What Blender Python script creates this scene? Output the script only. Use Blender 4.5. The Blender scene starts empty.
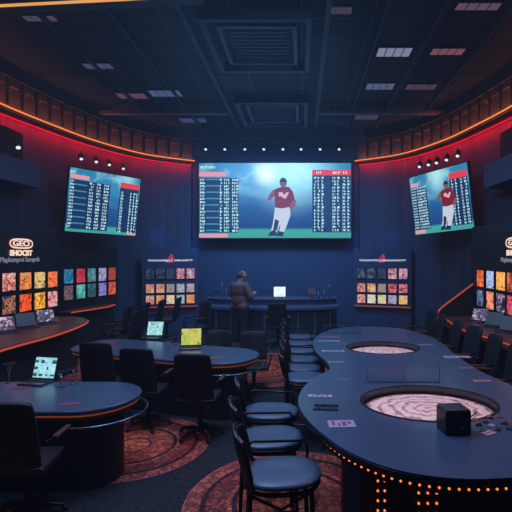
import bpy, bmesh, math, random
from mathutils import Vector, Matrix
from mathutils.geometry import tessellate_polygon
random.seed(7)
PI = math.pi
C = bpy.context.scene.collection
F, PX, PY, EYE = 440.0, 302.0, 255.0, 2.2

# ------------------------------------------------------------------ colour / materials
def lin(c):
    return tuple(((v/255)/12.92 if v/255 <= .04045 else ((v/255+.055)/1.055)**2.4) for v in c) + (1.0,)
MATS = {}
def mat(name, rgb, rough=.5, metal=0, spec=.5, noise=0, scale=8, bump=0, coat=0):
    if name in MATS: return MATS[name]
    m = bpy.data.materials.new(name); m.use_nodes = True
    nt = m.node_tree; b = nt.nodes['Principled BSDF']
    b.inputs['Base Color'].default_value = lin(rgb)
    b.inputs['Roughness'].default_value = rough
    b.inputs['Metallic'].default_value = metal
    b.inputs['Specular IOR Level'].default_value = spec
    b.inputs['Coat Weight'].default_value = coat
    tc = nt.nodes.new('ShaderNodeTexCoord')
    nz = nt.nodes.new('ShaderNodeTexNoise'); nz.inputs['Scale'].default_value = scale
    nt.links.new(tc.outputs['Object'], nz.inputs['Vector'])
    if noise:
        mx = nt.nodes.new('ShaderNodeMix'); mx.data_type = 'RGBA'
        mx.inputs[6].default_value = lin(rgb)
        mx.inputs[7].default_value = tuple(v*(1-noise) for v in lin(rgb)[:3]) + (1,)
        nt.links.new(nz.outputs['Fac'], mx.inputs[0]); nt.links.new(mx.outputs[2], b.inputs['Base Color'])
    if bump:
        bp = nt.nodes.new('ShaderNodeBump'); bp.inputs['Strength'].default_value = bump
        bp.inputs['Distance'].default_value = .01
        nt.links.new(nz.outputs['Fac'], bp.inputs['Height']); nt.links.new(bp.outputs['Normal'], b.inputs['Normal'])
    MATS[name] = m
    return m
def emat(name, rgb, s=1.0):
    if name in MATS: return MATS[name]
    m = bpy.data.materials.new(name); m.use_nodes = True
    b = m.node_tree.nodes['Principled BSDF']
    b.inputs['Base Color'].default_value = (.01,.01,.01,1)
    b.inputs['Roughness'].default_value = .6
    b.inputs['Emission Color'].default_value = lin(rgb)
    b.inputs['Emission Strength'].default_value = s
    MATS[name] = m
    return m
def picmat(name, cols, scale=3.0, s=1.0, seed=0.0):
    """small backlit picture: patchy mixture of a few colours (it glows)"""
    if name in MATS: return MATS[name]
    m = bpy.data.materials.new(name); m.use_nodes = True
    nt = m.node_tree; b = nt.nodes['Principled BSDF']
    b.inputs['Base Color'].default_value = (.01,.01,.01,1); b.inputs['Roughness'].default_value = .4
    tc = nt.nodes.new('ShaderNodeTexCoord'); mp = nt.nodes.new('ShaderNodeMapping')
    mp.inputs['Location'].default_value = (seed*3.1, seed*1.7, seed)
    nt.links.new(tc.outputs['UV'], mp.inputs[0])
    nz = nt.nodes.new('ShaderNodeTexNoise'); nz.inputs['Scale'].default_value = scale
    nz.inputs['Detail'].default_value = 3; nz.inputs['Distortion'].default_value = 1.2
    nt.links.new(mp.outputs[0], nz.inputs['Vector'])
    cr = nt.nodes.new('ShaderNodeValToRGB'); e = cr.color_ramp.elements
    cr.color_ramp.interpolation = 'LINEAR'
    n = len(cols)
    for i, c in enumerate(cols):
        p = .32 + .36*i/(n-1)
        if i == 0: el = e[0]; el.position = p
        elif i == n-1: el = e[-1]; el.position = p
        else: el = e.new(p)
        el.color = lin(c)
    nt.links.new(nz.outputs['Fac'], cr.inputs[0])
    nt.links.new(cr.outputs[0], b.inputs['Emission Color']); b.inputs['Emission Strength'].default_value = s
    MATS[name] = m
    return m

# ------------------------------------------------------------------ mesh builder
class MB:
    def __init__(s): s.v = []; s.f = []; s.m = []; s.uv = {}; s.smooth = set()
    def add(s, vs, fs, mi=0, M=None, smooth=False):
        b = len(s.v)
        for p in vs:
            p = Vector(p); s.v.append(M @ p if M else p)
        for f in fs:
            if smooth: s.smooth.add(len(s.f))
            s.f.append([i+b for i in f]); s.m.append(mi)
        return s
    def box(s, c, d, rz=0, mi=0, M=None):
        x, y, z = d[0]/2, d[1]/2, d[2]/2
        vs = [(-x,-y,-z),(x,-y,-z),(x,y,-z),(-x,y,-z),(-x,-y,z),(x,-y,z),(x,y,z),(-x,y,z)]
        T = Matrix.Translation(c) @ Matrix.Rotation(rz, 4, 'Z')
        if M: T = M @ T
        return s.add(vs, [(3,2,1,0),(4,5,6,7),(0,1,5,4),(1,2,6,5),(2,3,7,6),(3,0,4,7)], mi, T)
    def prism(s, pts, z0, z1, mi=0, holes=()):
        loops = [list(pts)] + [list(h) for h in holes]
        flat = [p for l in loops for p in l]
        tris = tessellate_polygon([[Vector((p[0],p[1],0)) for p in l] for l in loops])
        vs = [(p[0],p[1],z1) for p in flat] + [(p[0],p[1],z0) for p in flat]
        n = len(flat); fs = []
        for t in tris:
            a, b_, c = [Vector(flat[i]) for i in t]
            if (b_-a).cross(c-a) < 0: t = (t[0], t[2], t[1])
            fs.append(tuple(t)); fs.append((t[2]+n, t[1]+n, t[0]+n))
        o = 0
        for l in loops:
            k = len(l)
            ar = sum(l[i][0]*l[(i+1)%k][1]-l[(i+1)%k][0]*l[i][1] for i in range(k))
            ccw = ar > 0
            if l is not loops[0]: ccw = not ccw
            for i in range(k):
                a, b_ = o+i, o+(i+1) % k
                fs.append((a+n, b_+n, b_, a) if ccw else (b_+n, a+n, a, b_))
            o += k
        return s.add(vs, fs, mi)
    def tube(s, pts, r, n=8, closed=False, mi=0, caps=True, M=None):
        pts = [Vector(p) for p in pts]; k = len(pts)
        rs = r if isinstance(r, (list, tuple)) else [r]*k
        vs = []; up = None
        for i, p in enumerate(pts):
            a = pts[i-1] if (i > 0 or closed) else p
            b_ = pts[(i+1) % k] if (i < k-1 or closed) else p
            t = (b_-a).normalized()
            if up is None: up = Vector((0,0,1)) if abs(t.z) < .9 else Vector((1,0,0))
            x = t.cross(up)
            if x.length < 1e-4: x = t.orthogonal()
            x.normalize(); y = x.cross(t).normalized(); up = y
            for j in range(n):
                an = 2*PI*j/n; vs.append(p + x*rs[i]*math.cos(an) + y*rs[i]*math.sin(an))
        fs = []
        for i in range(k if closed else k-1):
            a, b_ = i*n, ((i+1) % k)*n
            for j in range(n): fs.append((a+j, a+(j+1)%n, b_+(j+1)%n, b_+j))
        s.add(vs, fs, mi, M, smooth=True)
        if caps and not closed:
            s.add([v for v in vs[:n]], [tuple(range(n))[::-1]], mi, M)
            s.add([v for v in vs[-n:]], [tuple(range(n))], mi, M)
        return s
    def lathe(s, prof, c=(0,0,0), n=20, mi=0, M=None, sx=1, sy=1):
        vs = []
        for r, z in prof:
            for j in range(n):
                a = 2*PI*j/n; vs.append((c[0]+sx*r*math.cos(a), c[1]+sy*r*math.sin(a), c[2]+z))
        fs = []
        for i in range(len(prof)-1):
            for j in range(n): fs.append((i*n+j, i*n+(j+1)%n, (i+1)*n+(j+1)%n, (i+1)*n+j))
        if prof[0][0] > 1e-4: fs.append(tuple(range(n))[::-1])
        if prof[-1][0] > 1e-4: fs.append(tuple((len(prof)-1)*n+j for j in range(n)))
        return s.add(vs, fs, mi, M, smooth=True)
    def ell(s, c, r, n=14, mi=0, M=None):
        T = Matrix.Translation(c) @ Matrix.Diagonal((r[0], r[1], r[2], 1))
        if M: T = M @ T
        m = max(6, n//2)
        prof = [(max(math.sin(PI*i/m), 0), -math.cos(PI*i/m)) for i in range(m+1)]
        prof[0] = (.0, -1); prof[-1] = (.0, 1)
        return s.lathe(prof, n=n, mi=mi, M=T)
    def quad(s, a, b_, c, d, mi=0):
        s.uv[len(s.f)] = [(0,0),(1,0),(1,1),(0,1)]
        return s.add([a,b_,c,d], [(0,1,2,3)], mi)
    def build(s, name, mats, parent=None, bevel=0, remesh=0, sub=0):
        me = bpy.data.meshes.new(name)
        me.from_pydata([tuple(v) for v in s.v], [], s.f)
        if not isinstance(mats, (list, tuple)): mats = [mats]
        for m in mats: me.materials.append(m)
        uvl = me.uv_layers.new(name='UVMap') if s.uv else None
        for i, p in enumerate(me.polygons):
            p.material_index = s.m[i]
            if i in s.smooth: p.use_smooth = True
            if i in s.uv:
                for li, uv in zip(p.loop_indices, s.uv[i]): uvl.data[li].uv = uv
        me.update()
        o = bpy.data.objects.new(name, me); C.objects.link(o)
        if parent: o.parent = parent
        if bevel:
            b = o.modifiers.new('bevel', 'BEVEL'); b.width = bevel; b.segments = 2; b.limit_method = 'ANGLE'
        if remesh:
            r = o.modifiers.new('remesh', 'REMESH'); r.mode = 'VOXEL'; r.voxel_size = remesh; r.use_smooth_shade = True
            q = o.modifiers.new('smooth', 'SMOOTH'); q.factor = .5; q.iterations = 4
        return o
def tag(o, label=None, cat=None, group=None, kind=None):
    if label: o['label'] = label
    if cat: o['category'] = cat
    if group: o['group'] = group
    if kind: o['kind'] = kind
    return o
def thing(name, label, cat, loc=(0,0,0), rz=0, group=None):
    o = bpy.data.objects.new(name, None); C.objects.link(o); o.empty_display_size = .1
    o.location = loc; o.rotation_euler = (0,0,rz)
    return tag(o, label, cat, group)
KIDS = {}
def dup(root, loc=None, rz=None, label=None, group=None):
    def cp(o, parent):
        c = o.copy(); C.objects.link(c); c.parent = parent
        for ch in [k for k in ALL if k.parent == o]: cp(ch, c)
        return c
    ALL = list(bpy.data.objects)
    r = cp(root, None)
    if loc is not None: r.location = loc
    if rz is not None: r.rotation_euler = (0,0,rz)
    if label: r['label'] = label
    if group: r['group'] = group
    return r
def at(px, py, z):
    Y = (EYE-z)*F/(py-PY); return Vector(((px-PX)*Y/F, Y, z))
def catmull(pts, n=8, closed=False):
    P = [Vector(p) for p in pts]; k = len(P); out = []
    for i in range(k if closed else k-1):
        if closed: a, b_, c, d = P[i-1], P[i], P[(i+1)%k], P[(i+2)%k]
        else: a, b_, c, d = P[max(i-1,0)], P[i], P[i+1], P[min(i+2,k-1)]
        for j in range(n):
            t = j/n
            out.append(.5*((2*b_)+(c-a)*t+(2*a-5*b_+4*c-d)*t*t+(3*b_-a-3*c+d)*t**3))
    if not closed: out.append(P[-1])
    return out
def offset(pts, d, closed=True):
    """move to the left of the travel direction by d"""
    k = len(pts); out = []
    for i, p in enumerate(pts):
        a = pts[i-1] if (i > 0 or closed) else p
        b_ = pts[(i+1) % k] if (i < k-1 or closed) else p
        t = (Vector(b_)-Vector(a)).normalized(); out.append(Vector((p[0]-t.y*d, p[1]+t.x*d)))
    return out
def resample(pts, step):
    P = [Vector(p) for p in pts]; L = [0]
    for a, b_ in zip(P, P[1:]): L.append(L[-1]+(b_-a).length)
    n = max(1, int(L[-1]/step)); out = []; j = 0
    for i in range(n+1):
        t = L[-1]*i/n
        while j < len(L)-2 and L[j+1] < t: j += 1
        f = (t-L[j])/max(L[j+1]-L[j], 1e-9); out.append(P[j].lerp(P[j+1], f))
    return out
def text_mesh(name, body, size, material, parent, M, extrude=.004, width=None, offset_=0, sy=1):
    cu = bpy.data.curves.new(name, 'FONT'); cu.body = body; cu.size = size; cu.extrude = extrude
    cu.align_x = 'CENTER'; cu.align_y = 'CENTER'; cu.offset = offset_
    t = bpy.data.objects.new('text_tmp', cu); C.objects.link(t)
    dg = bpy.context.evaluated_depsgraph_get(); dg.update()
    me = bpy.data.meshes.new_from_object(t.evaluated_get(dg)); me.name = name
    bpy.data.objects.remove(t)
    xs = [v.co.x for v in me.vertices]
    S = width/(max(xs)-min(xs)) if width else 1
    R = M @ Matrix.Rotation(PI/2, 4, 'X') @ Matrix.Diagonal((S, S*sy, 1, 1))
    me.transform(R)
    me.materials.clear(); me.materials.append(material)
    o = bpy.data.objects.new(name, me); C.objects.link(o); o.parent = parent
    return o
ORD = ['first','second','third','fourth','fifth','sixth','seventh','eighth','ninth','tenth','eleventh','twelfth','thirteenth','fourteenth','fifteenth']

# ------------------------------------------------------------------ base materials
black = mat('black_lacquer', (14,14,17), .35)
blackmat = mat('black_matte', (12,13,17), .75)
dframe = mat('dark_metal', (24,25,30), .3, .8)
navy = mat('navy_paint', (26,38,54), .8, noise=.25, scale=2)
boardm = mat('board_black', (15,17,27), .5)
vinyl = mat('blue_black_vinyl', (66,84,108), .42, noise=.15, scale=20, spec=.6)
darkfab = mat('dark_upholstery', (17,19,28), .6, noise=.3, scale=30)
tabletop = mat('slate_tabletop', (64,84,108), .27, noise=.18, scale=5, spec=.6)
chrome = mat('brushed_chrome', (120,125,140), .25, .9)
wood = mat('orange_wood', (120,58,34), .4, noise=.4, scale=14)
orangeE = emat('orange_led', (255,120,50), 1.5)
redE = emat('red_led', (225,10,22), 1.1)
whiteE = emat('white_glow', (235,240,255), 1.0)

# ------------------------------------------------------------------ room shell
CX = -.85
half = [(5.05,-1.0),(5.05,3.0),(5.05,7.0),(5.0,8.5),(4.8,9.85),(4.45,11.35),(3.7,12.85),(2.5,13.75)]
hc = catmull(half, 6)
left = [Vector((CX-p.x, p.y)) for p in hc]
right = [Vector((CX+p.x, p.y)) for p in hc]
H = 6.2
def carpet():
    m = bpy.data.materials.new('medallion_carpet'); m.use_nodes = True
    nt = m.node_tree; N = nt.nodes; L = nt.links; b = N['Principled BSDF']
    b.inputs['Roughness'].default_value = .85; b.inputs['Specular IOR Level'].default_value = .2
    tc = N.new('ShaderNodeTexCoord')
    nz = N.new('ShaderNodeTexNoise'); nz.inputs['Scale'].default_value = 4; nz.inputs['Detail'].default_value = 4
    L.new(tc.outputs['Object'], nz.inputs['Vector'])
    prev = None
    for (x, y, r) in [(-1.95,5.1,.87),(-.08,3.95,.98),(-.75,8.6,1.3),(-2.5,3.0,.8),(-4.3,8.6,1.2),(-1.3,1.9,.9),(-4.3,4.9,.95),(2.3,5.4,1.0),(2.3,9.3,1.2)]:
        s_ = N.new('ShaderNodeVectorMath'); s_.operation = 'SUBTRACT'; s_.inputs[1].default_value = (x, y, 0)
        L.new(tc.outputs['Object'], s_.inputs[0])
        l_ = N.new('ShaderNodeVectorMath'); l_.operation = 'LENGTH'; L.new(s_.outputs[0], l_.inputs[0])
        d_ = N.new('ShaderNodeMath'); d_.operation = 'DIVIDE'; d_.inputs[1].default_value = r; L.new(l_.outputs['Value'], d_.inputs[0])
        if prev is None: prev = d_
        else:
            mn = N.new('ShaderNodeMath'); mn.operation = 'MINIMUM'
            L.new(prev.outputs[0], mn.inputs[0]); L.new(d_.outputs[0], mn.inputs[1]); prev = mn
    wob = N.new('ShaderNodeMath'); wob.operation = 'MULTIPLY_ADD'; wob.inputs[1].default_value = .02
    L.new(nz.outputs['Fac'], wob.inputs[0]); L.new(prev.outputs[0], wob.inputs[2])
    cr = N.new('ShaderNodeValToRGB'); cr.color_ramp.interpolation = 'CONSTANT'
    stops = [(0,(228,116,72)),(.20,(124,52,46)),(.24,(206,94,68)),(.52,(76,38,44)),(.57,(220,110,78)),(.61,(168,72,62)),(.80,(70,36,42)),(.845,(196,96,80)),(1.0,(42,42,48))]
    e = cr.color_ramp.elements
    e[0].position = 0; e[0].color = lin(stops[0][1]); e[1].position = 1.0; e[1].color = lin(stops[-1][1])
    for p, c in stops[1:-1]:
        q = e.new(p); q.color = lin(c)
    L.new(wob.outputs[0], cr.inputs[0])
    # floral figure inside the medallions
    vo = N.new('ShaderNodeTexVoronoi'); vo.feature = 'DISTANCE_TO_EDGE'; vo.inputs['Scale'].default_value = 11
    wn = N.new('ShaderNodeMix'); wn.data_type = 'VECTOR'; wn.inputs[0].default_value = .3
    L.new(tc.outputs['Object'], wn.inputs[4]); L.new(nz.outputs['Color'], wn.inputs[5])
    L.new(wn.outputs[1], vo.inputs['Vector'])
    th = N.new('ShaderNodeMath'); th.operation = 'LESS_THAN'; th.inputs[1].default_value = .14
    L.new(vo.outputs['Distance'], th.inputs[0])
    ins = N.new('ShaderNodeMath'); ins.operation = 'LESS_THAN'; ins.inputs[1].default_value = .99
    L.new(wob.outputs[0], ins.inputs[0])
    mu = N.new('ShaderNodeMath'); mu.operation = 'MULTIPLY'; L.new(th.outputs[0], mu.inputs[0]); L.new(ins.outputs[0], mu.inputs[1])
    m2 = N.new('ShaderNodeMath'); m2.operation = 'MULTIPLY'; m2.inputs[1].default_value = .55; L.new(mu.outputs[0], m2.inputs[0])
    mx = N.new('ShaderNodeMix'); mx.data_type = 'RGBA'; mx.inputs[7].default_value = lin((52,26,34))
    L.new(m2.outputs[0], mx.inputs[0]); L.new(cr.outputs[0], mx.inputs[6])
    # fine pile grain
    n2 = N.new('ShaderNodeTexNoise'); n2.inputs['Scale'].default_value = 30; n2.inputs['Detail'].default_value = 5
    L.new(tc.outputs['Object'], n2.inputs['Vector'])
    rp = N.new('ShaderNodeMapRange'); rp.inputs[1].default_value = .3; rp.inputs[2].default_value = .7
    rp.inputs[3].default_value = .35; rp.inputs[4].default_value = 1.6; L.new(n2.outputs['Fac'], rp.inputs[0])
    vm = N.new('ShaderNodeVectorMath'); vm.operation = 'SCALE'; L.new(mx.outputs[2], vm.inputs[0]); L.new(rp.outputs[0], vm.inputs['Scale'])
    L.new(vm.outputs[0], b.inputs['Base Color'])
    return m
def ceilmat():
    m = bpy.data.materials.new('ceiling_tiles'); m.use_nodes = True
    nt = m.node_tree; N = nt.nodes; L = nt.links; b = N['Principled BSDF']; b.inputs['Roughness'].default_value = .8
    tc = N.new('ShaderNodeTexCoord'); mp = N.new('ShaderNodeMapping'); mp.inputs['Rotation'].default_value = (0,0,0)
    L.new(tc.outputs['Object'], mp.inputs[0])
    br = N.new('ShaderNodeTexBrick'); br.offset = 0; br.inputs['Scale'].default_value = 1
    br.inputs['Color1'].default_value = lin((16,22,34)); br.inputs['Color2'].default_value = lin((34,42,58))
    br.inputs['Mortar'].default_value = lin((84,92,112)); br.inputs['Mortar Size'].default_value = .010
    br.inputs['Brick Width'].default_value = 1.19; br.inputs['Row Height'].default_value = .62
    L.new(mp.outputs[0], br.inputs['Vector']); L.new(br.outputs['Color'], b.inputs['Base Color'])
    return m
def wallmat():
    """dark fluted wall: vertical seams from noise stretched along the height"""
    m = bpy.data.materials.new('fluted_wall'); m.use_nodes = True
    nt = m.node_tree; N = nt.nodes; L = nt.links; b = N['Principled BSDF']; b.inputs['Roughness'].default_value = .75
    tc = N.new('ShaderNodeTexCoord'); mp = N.new('ShaderNodeMapping'); mp.inputs['Scale'].default_value = (3.5,3.5,.02)
    L.new(tc.outputs['Object'], mp.inputs[0])
    nz = N.new('ShaderNodeTexNoise'); nz.inputs['Scale'].default_value = 1.5; nz.inputs['Detail'].default_value = 3
    L.new(mp.outputs[0], nz.inputs['Vector'])
    cr = N.new('ShaderNodeValToRGB'); e = cr.color_ramp.elements
    e[0].position = .35; e[0].color = lin((30,44,62)); e[1].position = .65; e[1].color = lin((42,58,80))
    L.new(nz.outputs['Fac'], cr.inputs[0]); L.new(cr.outputs[0], b.inputs['Base Color'])
    return m
WALL = wallmat()
outl = [Vector((CX-6.0,-1.3)), Vector((CX+6.0,-1.3)), Vector((CX+6.0,14.6)), Vector((CX-6.0,14.6))]
tag(MB().prism(outl, -.1, 0).build('floor', carpet()), kind='structure')
tag(MB().prism(outl, H, H+.1).build('ceiling', ceilmat()), kind='structure')
WT = .3
def wall_from(name, line, z0, z1, o0, o1, m):   # o0/o1 outward offsets of a left-side line
    a = offset(line, o0, False); b_ = offset(line, o1, False)
    return tag(MB().prism(a + b_[::-1], z0, z1).build(name, m), kind='structure')
wall_from('wall_left', left, 0, H, WT, WT+.15, WALL)
wall_from('wall_right', right, 0, H, -WT, -WT-.15, WALL)
tag(MB().box((CX, 14.13, H/2), (5.3,.15,H)).build('wall_back', mat('back_wall_blue', (34,54,80), .8, noise=.15, scale=.8)), kind='structure')
tag(MB().box((CX,-1.15, H/2), (11.4,.15,H)).build('wall_front', navy), kind='structure')
# ledge that runs round the hall above the screens
LZ = 5.09
ledgem = mat('ledge_black', (20,21,28), .6)
wall_from('trim_1', left, LZ-.02, LZ+.12, .03, WT, ledgem)
wall_from('trim_2', right, LZ-.02, LZ+.12, -.03, -WT, ledgem)
# lower blocks of the side rooms
for s, n1, n2, n3 in ((-1,'trim_3','trim_4','trim_5'), (1,'trim_6','trim_7','trim_8')):
    x = CX + s*4.65; xo = CX + s*5.32; ye = 9.85
    tag(MB().box(((x+xo)/2, 4.4, 1.3), (abs(xo-x), ye+1.05, 2.6)).build(n1, navy, bevel=.01), kind='structure')
    tag(MB().box((x-s*.0+s*.09, 4.4, 2.71), (.18, ye+1.05, .22)).build(n2, navy, bevel=.01), kind='structure')
    tag(MB().box(((x+xo)/2+.05*s, 4.2, 3.86), (abs(xo-x)-.1, ye+.65, .48)).build(n3, mat('grey_bulkhead', (64,72,96), .7, noise=.2, scale=1.5), bevel=.01), kind='structure')

for s_, nm in ((-1,'trim_17'), (1,'trim_18')):
    tag(MB().box((CX+s_*5.17, 4.1, 4.44), (.32, 10.3, .62)).build(nm, mat('recess_shade', (12,13,18), .8), bevel=.01), kind='structure')  # solid black block stands in for the shade of the recess
# led strips
def led(name, line, z, off, r, m, label, group=None):
    p = [Vector((q.x, q.y, z)) for q in offset(line, off, False)]
    o = MB().tube(p, r, 6).build(name, m); return tag(o, label, 'LED strip', group)
SL = slice(8, None)
led('led_strip', left[SL], LZ+.05, .0, .014, orangeE, 'thin orange LED line along the curved ledge above the left screen')
led('led_strip', right[SL], LZ+.05, .0, .014, orangeE, 'thin orange LED line along the curved ledge above the right screen')
led('led_strip', left[SL], LZ-.04, .27, .014, redE, 'red light strip under the curved ledge above the left screen')
led('led_strip', right[SL], LZ-.04, -.27, .014, redE, 'red light strip under the curved ledge above the right screen')

# balustrade of dark padded panels standing on the ledge
def railing(line, sgn, label):
    t = thing('balcony_railing', label, 'railing', (0,0,LZ+.12))
    pm = mat('brown_panel', (58,40,36), .55, noise=.4, scale=8); gm = mat('brass_trim', (200,130,80), .45, .3)
    pl = [p for p in resample(offset(line, sgn*.12, False), .385) if p.y > 6.0]
    top = MB().tube([(p.x,p.y,.60) for p in pl], .012, 6).build('top_rail', gm, t)
    proto = None
    for a, b_ in zip(pl, pl[1:]):
        d = b_-a; ang = math.atan2(d.y, d.x); c = (a+b_)/2
        if proto is None:
            q = MB().box((0,0,.28), (.31,.07,.56)).box((0,.036*sgn*-1,.40), (.2,.012,.012), mi=1)
            q.box((-.1,.036*sgn*-1,.36), (.01,.012,.09), mi=1)
            proto = q.build('padded_panel', [pm, gm], t, bevel=.012); o = proto
        else:
            o = proto.copy(); C.objects.link(o); o.parent = t
        o.location = (c.x, c.y, 0); o.rotation_euler = (0,0,ang)
    return t
railing(left, 1, 'row of dark brown padded panels on the left curved ledge')
railing(right, -1, 'row of dark brown padded panels on the right curved ledge')

# ------------------------------------------------------------------ ceiling fittings
beam = mat('ceiling_beam', (62,72,94), .6, .2)
for i, x in enumerate([-4.3,-3.1,-1.96,.42,1.35,2.26,3.35]):
    tag(MB().box((x, 6.9, H-.05), (.05 if i not in (2,3) else .09, 14.2, .1)).build('trim_%d' % (9+i), beam), kind='structure')
tag(MB().box((CX, 13.72, H-.25), (5.6,.12,.5)).build('trim_16', navy), kind='structure')
duct = mat('grey_duct', (120,104,108), .8)
for x0, x1, w in ((-5.5,-1.95,'left'), (.42,4.0,'right')):
    t = thing('ceiling_duct', 'long grey duct hanging across the %s half of the ceiling' % w, 'duct', ((x0+x1)/2, 11.75, H))
    MB().box((0,0,-.2), (x1-x0-.1,.16,.1)).build('duct_body', duct, t, bevel=.02)
    for k in (-1,0,1): MB().tube([(k*(x1-x0)*.4,0,-.15),(k*(x1-x0)*.4,0,-.001)], .012, 6).build('hanger', dframe, t)
for (y0, y1, w) in ((7.1,9.2,'nearer'), (11.0,13.1,'farther')):
    t = thing('air_vent', '%s large square air vent set in the middle of the ceiling' % w, 'air vent', (CX+.08,(y0+y1)/2,H))
    hx, hy = .93, (y1-y0)/2
    def ring(mb, a, b_, wd, z, h):
        mb.box((0,b_-wd/2,z),(2*a,wd,h)).box((0,-b_+wd/2,z),(2*a,wd,h)).box((a-wd/2,0,z),(wd,2*(b_-wd),h)).box((-a+wd/2,0,z),(wd,2*(b_-wd),h))
    q = MB(); ring(q, hx, hy, .1, -.10, .2); q.build('outer_frame', beam, t, bevel=.01)
    q = MB(); ring(q, hx-.25, hy-.3, .07, -.08, .16); q.build('inner_frame', mat('vent_frame', (70,78,100), .5), t, bevel=.01)
    q = MB()
    for k in range(9): q.box((0, -(hy-.5)+k*(2*hy-1.0)/8, -.06), (2*hx-.8,.05,.06))
    q.build('grille', beam, t)
    MB().box((0,0,-.025), (2*hx-.4, 2*hy-.4, .03)).build('backing', blackmat, t)
def ceil_light(px0, px1, py0, py1, rgb, s, label):
    a = 1760/(PY-py0); b_ = 1760/(PY-py1); Y = (a+b_)/2
    x0, x1 = (px0-PX)*Y/F, (px1-PX)*Y/F
    t = thing('ceiling_light', label, 'ceiling light', ((x0+x1)/2, Y, H))
    w, d = x1-x0, abs(b_-a)
    MB().box((0,0,-.012), (w,d,.02)).build('frame', beam, t)
    q = MB(); e = emat('panel_%d_%d_%d' % rgb, rgb, s)
    n = 4
    for k in range(n): q.box((-w/2+w*(k+.5)/n, 0, -.027), (w/n*.86, d*.8, .01))
    q.build('diffuser', e, t)
W1, R1, W2 = (120,124,150), (112,68,82), (46,58,88)
for a in [(377,411,46,56,W1,1,'pale blue-white ceiling panel right of the centre, brightest of the row'),
          (431,464,47,54,R1,1,'reddish ceiling panel beside the brightest pale one on the right'),
          (366,394,82,89,(78,84,112),1,'dim blue ceiling panel just above the right grey duct'),
          (406,436,83,89,(70,52,70),1,'dim reddish ceiling panel above the right grey duct'),
          (456,500,1,9,(90,66,84),1,'reddish slatted ceiling panel at the top right corner'),
          (150,181,89,96,(66,80,116),1,'dim blue ceiling panel above the left grey duct'),
          (118,146,92,98,(92,58,70),1,'reddish ceiling panel above the left grey duct'),
          (84,112,62,68,(60,66,92),1,'faint grey ceiling panel far left above the curved ledge'),
          (180,206,117,122,W2,1,'faint blue ceiling panel behind the left grey duct'),
          (355,378,114,119,W2,1,'faint blue ceiling panel behind the right grey duct'),
          (24,56,14,20,(70,58,76),1,'faint reddish ceiling panel in the top left corner'),
          (330,352,5,13,(62,50,66),1,'faint slatted ceiling panel at the top right of the near air vent')]:
    ceil_light(*a)
t = thing('cove_light', 'thin gold light line on the beam across the top left of the ceiling', 'light', (-3.6, 6.66, H), -.085)
MB().box((0,.1,-.1), (4.2,.2,.2)).build('beam_box', beam, t)
MB().box((0,-.02,-.19), (4.2,.03,.03)).build('light_line', emat('gold_line', (230,160,90), 1.0), t)

# stage spotlights: rail over the middle screen and brackets over the side screens
def spot_proto():
    t = thing('spotlight', '', 'spotlight', (0,0,0), 0, 'small stage spotlights')
    MB().tube([(0,0,0),(0,0,.14)], .012, 6).build('bracket', dframe, t)
    T = Matrix.Rotation(-.7, 4, 'X')
    MB().lathe([(.03,.10),(.055,.08),(.065,-.07),(.055,-.075)], n=12, M=T).build('housing', blackmat, t)
    MB().lathe([(.0,-.080),(.04,-.078),(.042,-.07)], n=12, M=T).build('lens', emat('spot_lens', (225,225,240), 1.2), t)
    return t
SP = spot_proto(); used = [False]
def spot(loc, rz, label, group):
    if not used[0]:
        used[0] = True; SP.location = loc; SP.rotation_euler = (0,0,rz); SP['label'] = label; SP['group'] = group; return SP
    return dup(SP, loc, rz, label, group)
rail = thing('lighting_rail', 'dark lighting rail along the ceiling above the middle screen', 'lighting rail', (CX,13.35,0))
MB().box((0,0,5.62), (5.4,.06,.06)).build('rail_bar', dframe, rail)
for k in (-2.4,0,2.4): MB().tube([(k,0,5.65),(k,0,H)], .012, 6).build('hanger', dframe, rail)
for i, px in enumerate([206,225,245,264,283,301,320,339]):
    spot(((px-PX)*13.35/F, 13.35, 5.45), 0, '%s spotlight from the left in the row of eight above the middle screen' % ORD[i], 'spotlights above the middle screen')
for i, (px, py, Y) in enumerate([(81,157,10.7),(96,160,11.2),(109,163,11.7),(123,167,12.2)]):
    p = Vector(((px-PX)*Y/F, Y, EYE+(PY-py)*Y/F))
    spot(p, .6, '%s small spotlight from the left above the left tilted screen' % ORD[i], 'spotlights above the left screen')
for i, (px, py, Y) in enumerate([(420,165,11.4),(429,163,11.1),(437,161,10.8),(447,158,10.5),(458,154,10.2)]):
    p = Vector(((px-PX)*Y/F, Y, EYE+(PY-py)*Y/F))
    spot(p, -.6, '%s small spotlight from the left above the right tilted screen' % ORD[i], 'spotlights above the right screen')
spot((-5.3, 8.2, 4.25), .8, 'small spotlight in the dark recess at the far left under the red ledge', 'spotlights in the side recess')
for nm, pts in (('left', [(-5.62,10.3),(-5.0,11.9),(-4.85,12.35)]), ('right', [(3.1,12.1),(3.6,11.0),(3.85,9.9)])):
    pass

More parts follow.
